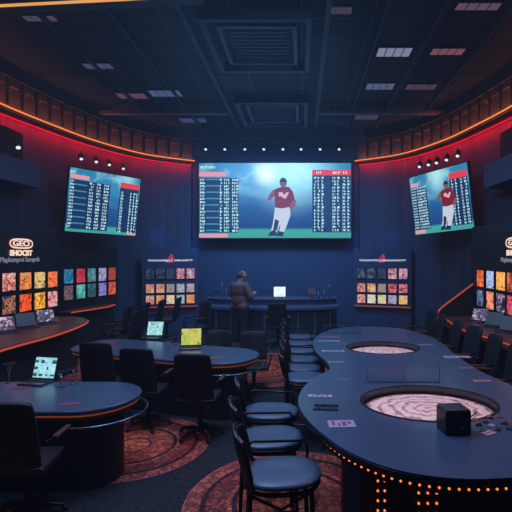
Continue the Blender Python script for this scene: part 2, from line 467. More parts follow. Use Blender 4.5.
# ------------------------------------------------------------------ big display screens
def screenmat(glows):
    m = bpy.data.materials.new('stadium_picture'); m.use_nodes = True
    nt = m.node_tree; N = nt.nodes; L = nt.links; b = N['Principled BSDF']
    b.inputs['Base Color'].default_value = (.01,.01,.01,1); b.inputs['Roughness'].default_value = .3
    tc = N.new('ShaderNodeTexCoord'); sp = N.new('ShaderNodeSeparateXYZ'); L.new(tc.outputs['UV'], sp.inputs[0])
    cr = N.new('ShaderNodeValToRGB'); e = cr.color_ramp.elements   # vertical
    e[0].position = 0; e[0].color = lin((62,150,140)); e[1].position = 1; e[1].color = lin((40,120,160))
    for p, c in ((.10,(60,160,158)),(.14,(24,66,120)),(.45,(24,84,146)),(.75,(48,134,178))):
        q = e.new(p); q.color = lin(c)
    L.new(sp.outputs['Y'], cr.inputs[0])
    nz = N.new('ShaderNodeTexNoise'); nz.inputs['Scale'].default_value = 5; nz.inputs['Detail'].default_value = 5; nz.inputs['Distortion'].default_value = .6
    L.new(tc.outputs['UV'], nz.inputs['Vector'])
    rp = N.new('ShaderNodeMapRange'); rp.inputs[1].default_value = .5; rp.inputs[2].default_value = .75; L.new(nz.outputs['Fac'], rp.inputs[0])
    gy = N.new('ShaderNodeMapRange'); gy.inputs[1].default_value = .4; gy.inputs[2].default_value = .9; L.new(sp.outputs['Y'], gy.inputs[0])
    mm = N.new('ShaderNodeMath'); mm.operation = 'MULTIPLY'; L.new(rp.outputs[0], mm.inputs[0]); L.new(gy.outputs[0], mm.inputs[1])
    mx = N.new('ShaderNodeMix'); mx.data_type = 'RGBA'; mx.inputs[7].default_value = lin((150,215,225))
    L.new(mm.outputs[0], mx.inputs[0]); L.new(cr.outputs[0], mx.inputs[6])
    # floodlight glow in the picture
    last = mx
    for (u, v, r, c) in glows:
        s_ = N.new('ShaderNodeVectorMath'); s_.operation = 'SUBTRACT'; s_.inputs[1].default_value = (u, v, 0); L.new(tc.outputs['UV'], s_.inputs[0])
        k_ = N.new('ShaderNodeVectorMath'); k_.operation = 'MULTIPLY'; k_.inputs[1].default_value = (1,.5,0); L.new(s_.outputs[0], k_.inputs[0])
        l_ = N.new('ShaderNodeVectorMath'); l_.operation = 'LENGTH'; L.new(k_.outputs[0], l_.inputs[0])
        g = N.new('ShaderNodeMapRange'); g.interpolation_type = 'SMOOTHSTEP'; g.inputs[1].default_value = 0; g.inputs[2].default_value = r
        g.inputs[3].default_value = .95; g.inputs[4].default_value = 0; L.new(l_.outputs['Value'], g.inputs[0])
        x = N.new('ShaderNodeMix'); x.data_type = 'RGBA'; x.inputs[7].default_value = lin(c)
        L.new(g.outputs[0], x.inputs[0]); L.new(last.outputs[2], x.inputs[6]); last = x
    L.new(last.outputs[2], b.inputs['Emission Color']); b.inputs['Emission Strength'].default_value = 1.12
    return m
SCR = {'mid': screenmat(((.60,.92,.36,(170,232,236)), (.44,.86,.11,(225,248,248)))), 'left': screenmat(((.80,1.0,.2,(150,205,215)),)), 'right': screenmat(((.5,.95,.24,(170,225,228)),))}
pinkE = emat('pink_bar', (232,150,165), 1.0); redbar = emat('red_bar', (222,62,74), 1.0)
cyanE = emat('cyan_glyph', (190,238,242), 1.0); tealE = emat('teal_row', (60,140,170), 1.0); deepE = emat('deep_blue_row', (16,48,92), 1.0)
jersE = emat('maroon_jersey', (120,22,42), 1.0); trouE = emat('pale_trouser', (196,205,222), 1.0); skinE = emat('dim_skin', (120,86,88), 1.0); shadE = emat('shadow_blue', (26,38,74), 1.0)
def flat(mb, pts, w, h, lay, mi=0):   # pts in (u, v-from-top); toward the viewer by lay
    vs = [((u-.5)*w, -lay, (.5-v)*h) for u, v in pts]
    a = sum(pts[i][0]*pts[(i+1)%len(pts)][1]-pts[(i+1)%len(pts)][0]*pts[i][1] for i in range(len(pts)))
    idx = tuple(range(len(pts)))
    mb.add(vs, [idx if a < 0 else idx[::-1]], mi)
def rect(mb, u0, u1, v0, v1, w, h, lay, mi=0): flat(mb, [(u0,v0),(u1,v0),(u1,v1),(u0,v1)], w, h, lay, mi)
def glyphs(mb, u0, u1, v0, v1, w, h, lay, mi=0, n=3):
    """blurry characters: short strokes filling a cell"""
    cw = (u1-u0)/n
    for i in range(n):
        a = u0+cw*i; k = random.random()
        if k < .95: rect(mb, a+cw*.05, a+cw*.46, v0, v1, w, h, lay, mi)
        if k > .25: rect(mb, a+cw*.46, a+cw*.92, v0+(v1-v0)*random.choice((0,.35,.6)), v0+(v1-v0)*random.choice((.4,.7,1)), w, h, lay, mi)
def player(w, h, par, u0=.415, us=1, name='player_figure'):
    P = lambda l: [(u0+(x/152-.415)*us, y/75) for x, y in l]
    q = MB()
    # torso, arms (jersey)
    flat(q, P([(79,25),(84,23.5),(90,24),(94,29),(96,38),(93,44),(92,40),(91,44),(83,45.5),(76,44.5),(75.5,37),(77,30)]), w, h, .009, 0)
    flat(q, P([(79,25),(77,31),(71,38),(68.5,37),(70,32),(74,27)]), w, h, .0095, 2)
    flat(q, P([(76,27),(79,25),(79,33),(75,34)]), w, h, .0105, 0)
    flat(q, P([(93,38),(97,37),(96.5,43),(92,47),(90.5,45)]), w, h, .0100, 2)
    # trousers
    flat(q, P([(76,44.5),(84,45.5),(84,56),(79,66),(76,71),(71.5,70),(74,60)]), w, h, .0085, 1)
    flat(q, P([(83,45.5),(91,44),(91.5,52),(88,62),(84.5,70),(80,70),(82,58)]), w, h, .0082, 1)
    flat(q, P([(71,69),(76,66),(78,72.5),(69,73)]), w, h, .0092, 3)
    flat(q, P([(79,68),(85,69),(84,73.5),(77,73)]), w, h, .0092, 3)
    flat(q, P([(76,56),(80,58),(78,67),(74,68)]), w, h, .0096, 3)
    # head with helmet band
    flat(q, P([(81,22),(80.5,18),(82.5,15.5),(86,15.5),(88,18),(87.5,22),(85.5,24.5),(83,24.5)]), w, h, .0105, 2)
    flat(q, P([(80.3,18.5),(82.5,15),(86,15),(88.2,18.5),(87,19.2),(81.5,19.2)]), w, h, .0115, 3)
    # chest mark
    flat(q, P([(79.5,29.5),(83,29),(85,32),(88,29),(90,29.5),(87,35.5),(84.5,35.5),(82,33),(80,34)]), w, h, .0115, 4)
    return q.build(name, [jersE, trouE, skinE, shadE, emat('jersey_mark', (215,175,190), 1.0)], par)
def big_screen(label, loc, rot, w, h, kind):
    t = thing('video_screen', label, 'screen', loc); t.rotation_mode = 'XYZ'
    t.rotation_euler = rot
    MB().box((0,.045,0), (w+.05,.08,h+.05)).build('housing', blackmat, t, bevel=.01)
    MB().quad((-w/2,-.001,-h/2),(w/2,-.001,-h/2),(w/2,-.001,h/2),(-w/2,-.001,h/2)).build('display', SCR[kind], t)
    bars = MB(); tx = MB(); bd = MB()
    if kind == 'mid':
        glyphs(tx, .01,.11,.04,.075,w,h,.006,n=14)
        rect(bars, .0,.175,.12,.18,w,h,.004); rect(bars, .0,.19,.945,.99,w,h,.004)
        rect(bd, .0,.26,.20,.93,w,h,.0030,0)
        for i in range(17):
            v = .21+i*.0425
            if i % 2 == 0: rect(bd, .045,.135,v,v+.018,w,h,.0045,1)
            for (a, b_, n) in ((.006,.04,3),(.137,.152,1),(.165,.20,3),(.218,.26,3)): glyphs(tx, a,b_,v,v+.028,w,h,.006,n=n)
        rect(bars, .745,1.0,.09,.165,w,h,.004,1); rect(bd, .745,.998,.165,.925,w,h,.003,0)
        glyphs(tx, .77,.81,.11,.145,w,h,.006,n=3); glyphs(tx, .88,.98,.11,.145,w,h,.006,n=6)
        for i in range(17):
            v = .185+i*.0435
            for (a, b_, n) in ((.757,.772,1),(.78,.796,1),(.806,.822,1),(.878,.902,2),(.909,.926,1),(.945,.965,2),(.976,.992,1)): glyphs(tx, a,b_,v,v+.029,w,h,.006,n=n)
        player(w, h, t)
    elif kind == 'left':
        glyphs(tx, .01,.07,.05,.08,w,h,.006,n=6)
        rect(bars, .01,.26,.10,.165,w,h,.004); rect(bars,.70,.99,.11,.20,w,h,.004,1)
        for i in range(15):
            v = .19+i*.051
            if i % 2: rect(bd, .07,.24,v,v+.02,w,h,.0045,1)
            for (a, b_, n) in ((.02,.075,3),(.27,.33,3),(.37,.43,3),(.47,.54,3)): glyphs(tx, a,b_,v,v+.032,w,h,.006,n=n)
            if i > 0:
                for (a, b_, n) in ((.72,.76,2),(.86,.89,1),(.91,.94,1),(.955,.985,1)): glyphs(tx, a,b_,v+.02,v+.055,w,h,.006,n=n)
        rect(bd, .02,.56,.18,.955,w,h,.0030,0); rect(bd, .70,.99,.20,.95,w,h,.0030,0)
        rect(bars, .86,.99,.955,.985,w,h,.004)
    else:
        rect(bars, .01,.16,.12,.18,w,h,.004,0); rect(bars,.70,.98,.10,.20,w,h,.004,1); rect(bars,.0,.20,.93,.985,w,h,.004,0)
        rect(bd, .01,.30,.20,.92,w,h,.0030,0); rect(bd, .70,.985,.20,.93,w,h,.0030,0)
        for i in range(15):
            v = .20+i*.048
            glyphs(tx, .015,.10,v,v+.024,w,h,.006,n=6); glyphs(tx, .12,.29,v,v+.028,w,h,.006,n=7)
            for (a, b_, n) in ((.73,.76,1),(.79,.82,1),(.87,.90,2),(.93,.97,2)): glyphs(tx, a,b_,v+.01,v+.042,w,h,.006,n=n)
        player(w, h, t, u0=.40, us=1.75)
    for src, nm, ms in ((bd, 'table_background', [deepE, tealE]), (bars, 'header_bar', [pinkE, redbar])):
        first = None
        for fi, f in enumerate(src.f):
            k = src.m[fi]; vs = [src.v[i] for i in f]
            if nm == 'table_background' and k == 1: 
                first = first or MB(); first.add(vs, [(0,1,2,3)]); continue
            MB().add(vs, [(0,1,2,3)]).build(nm, ms[k], t)
        if first: tag(first.build('row_lines', tealE, t), kind='stuff')
    tag(tx.build('score_rows', cyanE, t), kind='stuff')
    return t
W0 = 152*13.6/F; H0 = 75*13.6/F
s0 = big_screen('large middle screen on the back wall showing a football player and score tables', ((275-PX)*13.6/F, 13.6, EYE+(PY-200.5)*13.6/F), (0,0,0), W0, H0, 'mid')
def rotm(yaw, pitch, roll):
    return (Matrix.Rotation(yaw,3,'Z') @ Matrix.Rotation(pitch,3,'X') @ Matrix.Rotation(roll,3,'Y')).to_euler('XYZ')
s1 = big_screen('tilted screen full of score tables on the left curved wall', (-4.758,10.618,3.44), rotm(.835,.12,.037), 1.694, 1.457, 'left')
s2 = big_screen('tilted screen showing a running player on the right curved wall', (3.323,10.642,3.501), rotm(-1.039,.11,-.047), 1.809, 1.487, 'right')
MB().box((0,.26,.2), (.3,.37,.3)).box((0,.26,-.4), (.3,.37,.2)).build('wall_bracket', dframe, s0)
MB().box((0,.43,.2), (.12,.7,.12)).box((0,.43,-.4), (.12,.7,.1)).build('wall_bracket', dframe, s1)
MB().box((0,.33,.2), (.12,.5,.12)).box((0,.33,-.4), (.12,.5,.1)).build('wall_bracket', dframe, s2)

# ------------------------------------------------------------------ wall boards with lit picture tiles
def frame_of(a, b_, z=0):
    """matrix: x runs a->b, -y faces the hall when a is on the left as seen"""
    a = Vector((a[0],a[1],z)); d = Vector((b_[0],b_[1],z))-a
    return Matrix.Translation(a) @ Matrix.Rotation(math.atan2(d.y,d.x), 4, 'Z'), d.length
def tile(M, u, z, w, h, cols, label, cat, group, seed, s=1.0, depth=.03):
    name = 'picture_display' if cat == 'display' else 'poster_display'
    loc = M @ Vector((u,0,z)); rz = M.to_euler().z
    t = thing(name, label, cat, loc, rz, group)
    MB().box((0,-depth/2,0), (w+.03,depth,h+.03)).build('frame', blackmat, t)
    q = MB().quad((-w/2,-depth-.003,-h/2),(w/2,-depth-.003,-h/2),(w/2,-depth-.003,h/2),(-w/2,-depth-.003,h/2))
    q.build('picture', picmat('pic_%s_%d' % (group[:12].replace(' ','_'), seed), cols, 2.6, s, seed), t)
    return t
K = (14,12,20)
# left near board
LB, LBL = frame_of((-5.5,7.2), (-5.5,9.8))
bd = thing('logo_board', 'black wall board with glowing ring logo at the far left', 'sign board', (-5.5,7.2,0), LB.to_euler().z)
MB().box((LBL/2,-.02,1.72), (LBL,.04,1.68)).build('board', boardm, bd, bevel=.005)
logoE = emat('cream_logo', (255,222,200), 1.0); redglow = emat('red_logo_glow', (150,30,30), 1.0); dimtxt = emat('dim_caption', (120,120,140), 1.0)
def logo(par, cx, w, cut=None):
    ring = [(cx+w*.5*(math.copysign(abs(math.cos(a))**.6, math.cos(a))), -.055, 2.42+.085*math.copysign(abs(math.sin(a))**.8, math.sin(a))) for a in [2*PI*i/28 for i in range(28)]]
    MB().tube(ring, .016, 6, closed=True).build('logo_ring', logoE, par)
    MB().tube([(x, -.05, z) for x, y, z in ring], .019, 6, closed=True).build('logo_ring', redglow, par)  # wider red tube paints a glow round the cream ring
    text_mesh('logo_lettering', 'GEO', .15, logoE, par, Matrix.Translation((cx,-.056,2.42)), width=w*.74, offset_=.003, sy=.62)
    text_mesh('logo_lettering', 'SHOCST', .13, logoE, par, Matrix.Translation((cx,-.056,2.235)), width=w, offset_=.006, sy=.8)
    text_mesh('caption', 'Mapkumprei Surapnfs', .055, dimtxt, par, Matrix.Translation((cx,-.05,2.11)), width=w*1.75)
logo(bd, 1.34, .68)
cols1 = [[(40,20,30),(190,90,70),(240,200,190),(60,30,50)],[(60,20,16),(210,100,50),(240,160,80),(120,50,30)],[(30,30,40),(235,190,100),(220,200,140),(60,40,40)],[(120,30,24),(230,100,50),(250,150,80)],
         [(14,30,60),(30,60,90),(200,120,60),(20,20,40)],[(120,14,10),(235,80,30),(250,120,50)],[(110,40,14),(250,170,40),(255,220,120)],[(60,14,40),(220,80,90),(240,190,190),(40,20,50)]]
names1 = [('red and white','pale'),('brown and orange',''),('yellow and grey',''),('orange and red',''),('dark blue',''),('bright red-orange',''),('bright yellow',''),('pink and maroon','')]
for r, z in enumerate((1.70,1.275)):
    for i, Y in enumerate((8.15,8.64,9.11,9.58)):
        k = r*4+i
        tile(LB @ Matrix.Translation((0,-.042,0)), Y-7.2, z-.01*i, .36, .33, cols1[k], '%s picture display, %s in the %s row below the left ring logo' % (names1[k][0], ORD[i], 'upper' if r == 0 else 'lower'), 'display', 'lit pictures on the left logo board', k)
# left second board
L2, L2L = frame_of((-5.6,10.0), (-5.05,11.95))
b2 = thing('display_board', 'dark wall board carrying ten small coloured displays on the left', 'wall board', (-5.6,10.0,0), L2.to_euler().z)
MB().box((L2L/2,-.02,1.6), (L2L,.04,1.5)).build('board', boardm, b2, bevel=.005)
cols2 = [[(20,80,120),(50,140,180),(90,170,200)],[(120,16,40),(210,40,70),(230,90,110)],[(40,90,110),(90,150,160),(140,180,180)],[(60,60,130),(200,200,240),(120,110,190)],[(110,40,30),(190,80,60),(170,70,50)],
         [(30,40,60),(110,90,100),(160,130,130)],[(20,110,110),(80,200,190),(170,230,220)],[(20,60,80),(50,100,115),(70,120,130)],[(60,60,150),(170,160,230),(100,90,190)],[(160,40,30),(240,90,60),(250,130,90)]]
nm2 = ['blue','crimson','grey-teal','white and violet','rust red','dusky grey','bright turquoise','dark teal','lilac','bright orange-red']
for r, z in enumerate((1.70,1.32)):
    for i, u in enumerate((.30,.68,1.04,1.42,1.78)):
        k = r*5+i
        tile(L2 @ Matrix.Translation((0,-.042,0)), u, z, .27, .33, cols2[k], '%s small picture display in the %s row of ten on the left wall' % (nm2[k], 'upper' if r == 0 else 'lower'), 'display', 'ten small displays on the left wall', 20+k, .7)
# right board
RB, RBL = frame_of((3.8,9.8), (3.8,7.0))
b3 = thing('logo_board', 'black wall board with glowing logo at the right edge', 'sign board', (3.8,9.8,0), RB.to_euler().z)
MB().box((RBL/2,-.02,1.72), (RBL,.04,1.68)).build('board', boardm, b3, bevel=.005)
logo(b3, 9.8-7.75, .62)
cols3 = [[(120,20,14),(230,90,40),(240,160,90)],[(60,70,140),(190,210,245),(120,150,220)],[(130,50,16),(250,170,60),(255,210,130)],[(60,20,20),(160,60,40),(220,120,80)],
         [(20,30,60),(50,70,110),(120,140,170)],[(110,40,30),(245,140,100),(240,170,140)],[(20,16,40),(70,60,90),(190,170,190)],[(90,14,50),(200,60,80),(220,140,150)]]
nm3 = ['red and orange','white and blue','bright yellow-orange','brown','dark blue','salmon orange','dark violet','maroon']
for r, z in enumerate((1.71,1.30)):
    for i, px in enumerate((483.7,493.7,504.5,516)):
        Y = 3.8*F/(px-PX); k = r*4+i
        tile(RB @ Matrix.Translation((0,-.042,0)), 9.8-Y, z, .36 if i > 1 else .33, .34, cols3[k], '%s picture display, %s row of the black board on the right wall' % (nm3[k], 'upper' if r == 0 else 'lower'), 'display', 'lit pictures on the right logo board', 40+k)
# back boards
def back_board(a, b_, side, seed, title):
    M, L_ = frame_of(a, b_)
    t = thing('display_board', 'dark titled board with lit tiles on the back wall, %s of the middle screen' % side, 'wall board', (a[0],a[1],0), M.to_euler().z)
    MB().box((L_/2,.06,1.2), (L_+.16,.12,2.4)).build('board', mat('board_navy', (32,50,76), .8), t, bevel=.005)
    te = emat('pale_title', (205,210,230), 1.0)
    text_mesh('title', title, .15, te, t, sy=.62, M= Matrix.Translation((L_/2,-.006,2.04)), width=L_*.90, offset_=.006)
    q = MB()
    es = .72
    for pts in ([(-.12,2.10),(-.05,2.12),(.02,2.32),(-.04,2.22)],[(-.02,2.10),(.12,2.10),(.10,2.2),(.03,2.2)],[(.0,2.2),(.1,2.22),(.06,2.33)],[(-.14,1.97),(.12,1.97),(.10,2.02),(-.1,2.02)]):
        q.add([(L_/2+x*es,-.01,2.02+(z-2.02)*es) for x, z in pts], [tuple(range(len(pts)))])
    q.build('emblem', emat('red_emblem', (205,40,70), 1.0), t)
    MB().box((L_/2,-.06,.70), (L_+.1,.12,.03)).build('ledge', emat('rust_ledge_glow', (130,62,60), .8), t)  # lit look of the ledge put in as its own glow
    Mi = M @ Matrix.Translation((0,-.002,0))
    pal = [[(20,40,80),(50,80,120),(150,170,200)],[(20,40,80),(60,90,130),(180,190,215)],[(24,40,80),(90,110,150),(60,80,120)],[(60,40,70),(220,150,160),(240,215,220)],[(90,50,100),(220,150,180),(235,215,230)],
           [(110,50,50),(220,140,110),(230,190,160)],[(110,50,50),(230,150,120),(235,200,180)],[(70,60,80),(180,160,150),(140,130,140)],[(60,70,110),(200,210,225),(110,110,140)],[(80,50,80),(220,190,200),(120,80,110)],
           [(150,60,60),(230,150,140),(240,220,210)],[(170,90,50),(245,170,110),(240,190,140)],[(190,150,100),(240,220,180),(250,235,205)],[(40,80,130),(190,215,230),(90,140,180)],[(170,80,50),(240,150,90),(245,190,130)]]
    nn = ['dark blue','navy with pale marks','slate','pink and white','violet and pink','peach','salmon','taupe','grey and white','plum and white','rose','orange','cream','light blue','amber']
    if side == 'right':
        for i, c in ((6,[(170,90,50),(250,190,120),(255,230,180)]),(8,[(110,30,50),(220,90,100),(240,170,160)]),(9,[(110,30,60),(220,110,130),(240,190,190)]),(11,[(190,180,140),(240,240,220),(250,250,240)]),(12,[(170,160,90),(235,225,160),(250,240,200)]),(13,[(40,40,80),(200,200,220),(90,80,120)]),(14,[(220,140,70),(250,200,130),(250,220,170)])): pal[i] = c
        for i, s_ in ((6,'pale orange'),(8,'crimson'),(9,'raspberry'),(11,'white'),(12,'pale yellow'),(13,'white and violet'),(14,'golden')): nn[i] = s_
    for r, (z, hh) in enumerate(((1.66,.30),(1.235,.25),(.91,.25))):
        for i in range(5):
            k = r*5+i
            tile(Mi, L_*(.1+.2*i), z, L_*.155, hh, pal[k], '%s tile, %s row, back board %s of the middle screen' % (nn[k], ('top','middle','bottom')[r], side), 'display', 'tiles on the %s back wall board' % side, seed+k, .28 if (r == 0 and i < 3) else .75)
    return t
back_board((-4.5,12.6), (-3.15,13.0), 'left', 60, 'YOUNAREJAT DMUNFYT')
back_board((1.62,13.1), (3.06,12.62), 'right', 80, 'TOUAOTICLDSNOAOWTY')

# recess window at far left
t = thing('lit_window', 'small pale blue lit window in the dark recess at the left edge', 'window display', (-5.85,7.9,3.08), -PI/2)
MB().box((0,0,0), (.8,.04,.5)).build('frame', blackmat, t)
q = MB().quad((.36,.025,-.2),(-.36,.025,-.2),(-.36,.025,.2),(.36,.025,.2)); q.build('pane', picmat('win_pic', [(40,56,90),(90,110,150),(130,150,185)], 6, .6), t)
MB().box((0,-.0,-.257), (.3,.1,.012)).build('stand', blackmat, t)
t.location.z = 3.083-.22+.0

# ------------------------------------------------------------------ side counters
def counter(outline, z, label, loc_group=None, rough_mat=None, lead=None):
    t = thing('wall_counter', label, 'counter', (0,0,0))
    MB().prism(outline, z-.05, z).build('worktop', mat('counter_top', (96,62,58), .35, noise=.3, scale=6), t, bevel=.008)
    ins = offset(outline, .18, True)
    MB().prism(ins, 0, z-.05).build('base_panel', blackmat, t)
    q = MB().tube([(p.x,p.y,z-.03) for p in lead], .016, 6).build('edge_light', emat('counter_edge', (205,78,44), .75), t)
    return t
lo = catmull([(-4.24,1.0),(-4.2,4.0),(-4.18,6.2),(-4.08,7.2),(-4.14,8.2),(-4.34,8.9),(-4.8,9.3)], 6)
ol = [Vector((-5.44,1.0))] + lo + [Vector((-5.44,9.35))]
counter(ol, .9, 'long dark counter with orange lit edge along the left wall', lead=offset(lo, -.008, False))
o2 = [Vector(p) for p in [(-5.35,9.75),(-5.05,10.2),(-4.72,11.3),(-4.72,11.75),(-4.98,11.83),(-5.45,10.2),(-5.5,9.75)]]
o2 = [Vector(p) for p in [(-5.52,9.95),(-5.22,9.95),(-5.02,10.5),(-4.86,11.1),(-4.90,11.5),(-5.10,11.6)]]
counter(o2, .93, 'short red-edged counter under the ten small displays on the left', lead=offset(o2[1:5], -.008, False))
ro = catmull([(3.25,9.3),(3.02,9.15),(2.92,8.6),(2.86,7.7),(2.98,7.1),(3.08,6.4),(3.12,4.5),(3.14,1.0)], 6)
orr = [Vector((3.74,9.35))] + ro + [Vector((3.74,1.0))]
counter(orr, .9, 'long dark counter with orange lit edge along the right wall', lead=offset(ro, .008, False)[::-1]) if False else None
t = counter(orr[::-1], .9, 'long dark counter with orange lit edge along the right wall', lead=offset(ro[::-1], -.008, False))
# sloping partition at the end of the right counter
pp = catmull([(3.76,1.56),(3.44,1.32),(3.12,1.08),(3.0,.96),(2.97,.84),(2.98,.66)], 5)
t = thing('booth_partition', 'dark sloping booth partition with orange lit edge at the right wall', 'partition', (0,9.7,0))
poly = [(p.x,p.y) for p in pp] + [(3.0,0),(3.76,0)]
q = MB().prism(poly, -.03, .03); q.v = [Vector((v.x, -v.z, v.y)) for v in q.v]; q.f = q.f
q.build('panel', blackmat, t)
MB().tube([(p.x,-.03,p.y+.005) for p in pp], .018, 6).build('edge_light', emat('partition_edge', (190,84,52), .7), t)

# ------------------------------------------------------------------ laptops
def laptop(label, loc, rz, cols, s=1.0, size=.34, seed=0, group=None, lean=.28, grid=False):
    t = thing('laptop', label, 'laptop', loc, rz, group)
    w, d = size, size*.68
    MB().box((0,0,.010), (w,d,.018)).build('base', mat('laptop_grey', (60,66,84), .35, .5), t, bevel=.004)
    q = MB()
    for r in range(4):
        for c in range(11): q.box((-w*.42+c*w*.084, -d*.05+r*d*.11, .0215), (w*.07,d*.085,.003))
    tag(q.build('keyboard', blackmat, t), kind='stuff')
    T = Matrix.Translation((0,d/2,.02)) @ Matrix.Rotation(-lean, 4, 'X')
    MB().box((0,.006,size*.42), (w,.012,size*.84), M=T).build('lid', black, t, bevel=.004); lid = bpy.data.objects[C.objects[-1].name]
    q = MB().quad(*[T @ Vector(p) for p in ((-w*.46,-.002,.03*size+.005),(w*.46,-.002,.03*size+.005),(w*.46,-.002,size*.81),(-w*.46,-.002,size*.81))])
    q.build('screen', picmat('lap_%d' % seed, cols, 4, s, seed), lid)
    if grid:
        g = MB(); random.seed(seed)
        for r in range(3):
            for c in range(4):
                x = -w*.38+c*w*.25; z = size*(.15+.25*r)
                if random.random() < .8:
                    hw, hh = w*random.uniform(.04,.1), size*random.uniform(.03,.07)
                    g.add([T @ Vector(p) for p in ((x-hw,-.004,z-hh),(x+hw,-.004,z-hh),(x+hw,-.004,z+hh),(x-hw,-.004,z+hh))], [(0,1,2,3)], mi=random.choice((0,0,1)))
        tag(g.build('screen_pictures', [emat('slate_blocks', (50,84,100), 1.0), emat('pale_blocks', (190,235,235), 1.0)], lid), kind='stuff')
    return t
# ------------------------------------------------------------------ chairs
def swivel():
    t = thing('swivel_chair', '', 'chair')
    MB().box((0,0,0), (.46,.44,.07)).build('seat', darkfab, t, bevel=.025).location = (0,0,.47)
    # backrest: curved padded shell (faces +y, back at -y)
    q = MB(); n = 8; vs = []
    for j in range(7):
        z = .0+.56*j/6
        for i in range(n+1):
            u = -1+2*i/n; w = .225*(1-.10*(j/6)**3)
            vs.append((u*w, -.22-.05*(1-u*u)-.10*(j/6), .52+z-(.03*u**4 if j == 6 else 0)))
    m_ = n+1
    fs = [(j*m_+i, j*m_+i+1, (j+1)*m_+i+1, (j+1)*m_+i) for j in range(6) for i in range(n)]
    q.add(vs, fs, smooth=True); o = q.build('backrest', darkfab, t)
    s_ = o.modifiers.new('solid', 'SOLIDIFY'); s_.thickness = .05; s_.offset = 0
    b_ = o.modifiers.new('bev', 'BEVEL'); b_.width = .015; b_.segments = 2
    for s in (-1,1):
        af = MB().tube([(s*.24,-.2,.70),(s*.265,-.05,.69),(s*.265,.12,.68),(s*.25,.16,.60),(s*.235,.10,.47)], .014, 8).build('arm_frame', dframe, t)
        MB().box((s*.265,.02,.705), (.05,.24,.03)).build('arm_pad', mat('arm_brown', (84,46,34), .5), af, bevel=.01)
    MB().lathe([(.03,.05),(.03,.30),(.05,.40),(.12,.435)], n=12).build('column', dframe, t)
    q = MB()
    for k in range(5):
        a = 2*PI*k/5+.3; q.tube([(0,0,.09),(.14*math.cos(a),.14*math.sin(a),.085),(.27*math.cos(a),.27*math.sin(a),.05)], [.025,.02,.014], 6)
    sbs = q.build('star_base', dframe, t)
    for k in range(5):
        a = 2*PI*k/5+.3
        MB().ell((.275*math.cos(a),.275*math.sin(a),.026), (.026,.026,.026), 8).build('caster', blackmat, sbs)
    return t
SW = swivel(); swused = [False]
def sw(x, y, rz, label, group='swivel chairs standing alone'):
    if not swused[0]:
        swused[0] = True; SW.location = (x,y,0); SW.rotation_euler = (0,0,rz); SW['label'] = label; SW['group'] = group; return SW
    return dup(SW, (x,y,0), rz, label, group)
SEAT = .78
def stool():
    """faces +x; backrest at -x"""
    t = thing('bar_stool', '', 'bar stool')
    pts = []
    for i in range(32):
        a = 2*PI*i/32; c, s = math.cos(a), math.sin(a)
        pts.append(Vector((.02+.255*math.copysign(abs(c)**.75, c), .215*math.copysign(abs(s)**.85, s))))
    q = MB()
    rings = [(.92,-.034),(1.0,-.024),(1.0,-.010),(.95,.002),(.8,.008),(.4,.004),(.02,.002)]
    vs = []; n = len(pts)
    for k, z in rings: vs += [(.02+(p.x-.02)*k, p.y*k, z) for p in pts]
    fs = [tuple(range(n))[::-1]] + [(r*n+i, r*n+(i+1)%n, (r+1)*n+(i+1)%n, (r+1)*n+i) for r in range(len(rings)-1) for i in range(n)]
    q.add(vs, fs, smooth=True); q.build('seat', vinyl, t).location = (0,0,SEAT)
    MB().tube([(p.x*.94, p.y*.94, SEAT-.055) for p in pts], .014, 6, closed=True).build('seat_frame', black, t)
    # curved back
    vs = []; m_ = 9
    for j in range(6):
        f = j/5
        for i in range(m_):
            u = -1+2*i/(m_-1)
            vs.append((-.235+.06*u*u-.06*f, u*(.175-.02*f), SEAT+.02+.24*f+(.03*(1-u*u) if j == 5 else 0)))
    fs = [(j*m_+i, j*m_+i+1, (j+1)*m_+i+1, (j+1)*m_+i) for j in range(5) for i in range(m_-1)]
    o = MB().add(vs, fs, smooth=True).build('backrest', mat('black_vinyl', (22,25,34), .4), t)
    s_ = o.modifiers.new('solid', 'SOLIDIFY'); s_.thickness = .028; s_.offset = 0
    b_ = o.modifiers.new('bev', 'BEVEL'); b_.width = .008; b_.segments = 2
    hoop = [(-.17,-.19,SEAT-.04),(-.20,-.185,SEAT+.10),(-.235,-.17,SEAT+.22),(-.28,-.11,SEAT+.28),(-.30,0,SEAT+.295),(-.28,.11,SEAT+.28),(-.235,.17,SEAT+.22),(-.20,.185,SEAT+.10),(-.17,.19,SEAT-.04)]
    MB().tube(catmull(hoop, 4), .013, 8).build('back_frame', black, t)
    MB().tube([(-.2,.19,SEAT+.10),(-.17,.235,SEAT+.10),(.1,.24,SEAT+.09),(.2,.235,SEAT+.088),(.215,.23,SEAT+.06),(.215,.21,SEAT-.05)], .011, 8).build('armrest', black, t)
    for sx in (-1,1):
        for sy in (-1,1):
            MB().tube([(sx*.19,sy*.17,SEAT-.05),(sx*.225,sy*.20,0.0)], [.017,.012], 8).build('leg', black, t)
    MB().tube([(.215,-.19,.28),(.215,.19,.28),(-.215,.19,.28),(-.215,-.19,.28)], .010, 6, closed=True).build('stretcher', black, t)
    MB().tube([(-.19,-.172,SEAT-.06),(.0,-.176,SEAT-.16),(.19,-.172,SEAT-.06)], .010, 6).build('brace', black, t)
    return t
ST = stool(); stused = [False]
def st(x, y, rz, label, group):
    if not stused[0]:
        stused[0] = True; ST.location = (x,y,0); ST.rotation_euler = (0,0,rz); ST['label'] = label; ST['group'] = group; return ST
    return dup(ST, (x,y,0), rz, label, group)
g1 = 'bar stools along the left side of the large table'
st(-.15,2.90,.12,'nearest black bar stool with blue-lit round seat beside the large table', g1)
st(-.27,3.46,.12,'second nearest bar stool beside the front lobe of the large table', g1)
st(-.31,4.04,-.05,'third nearest bar stool, just before the table waist', g1)
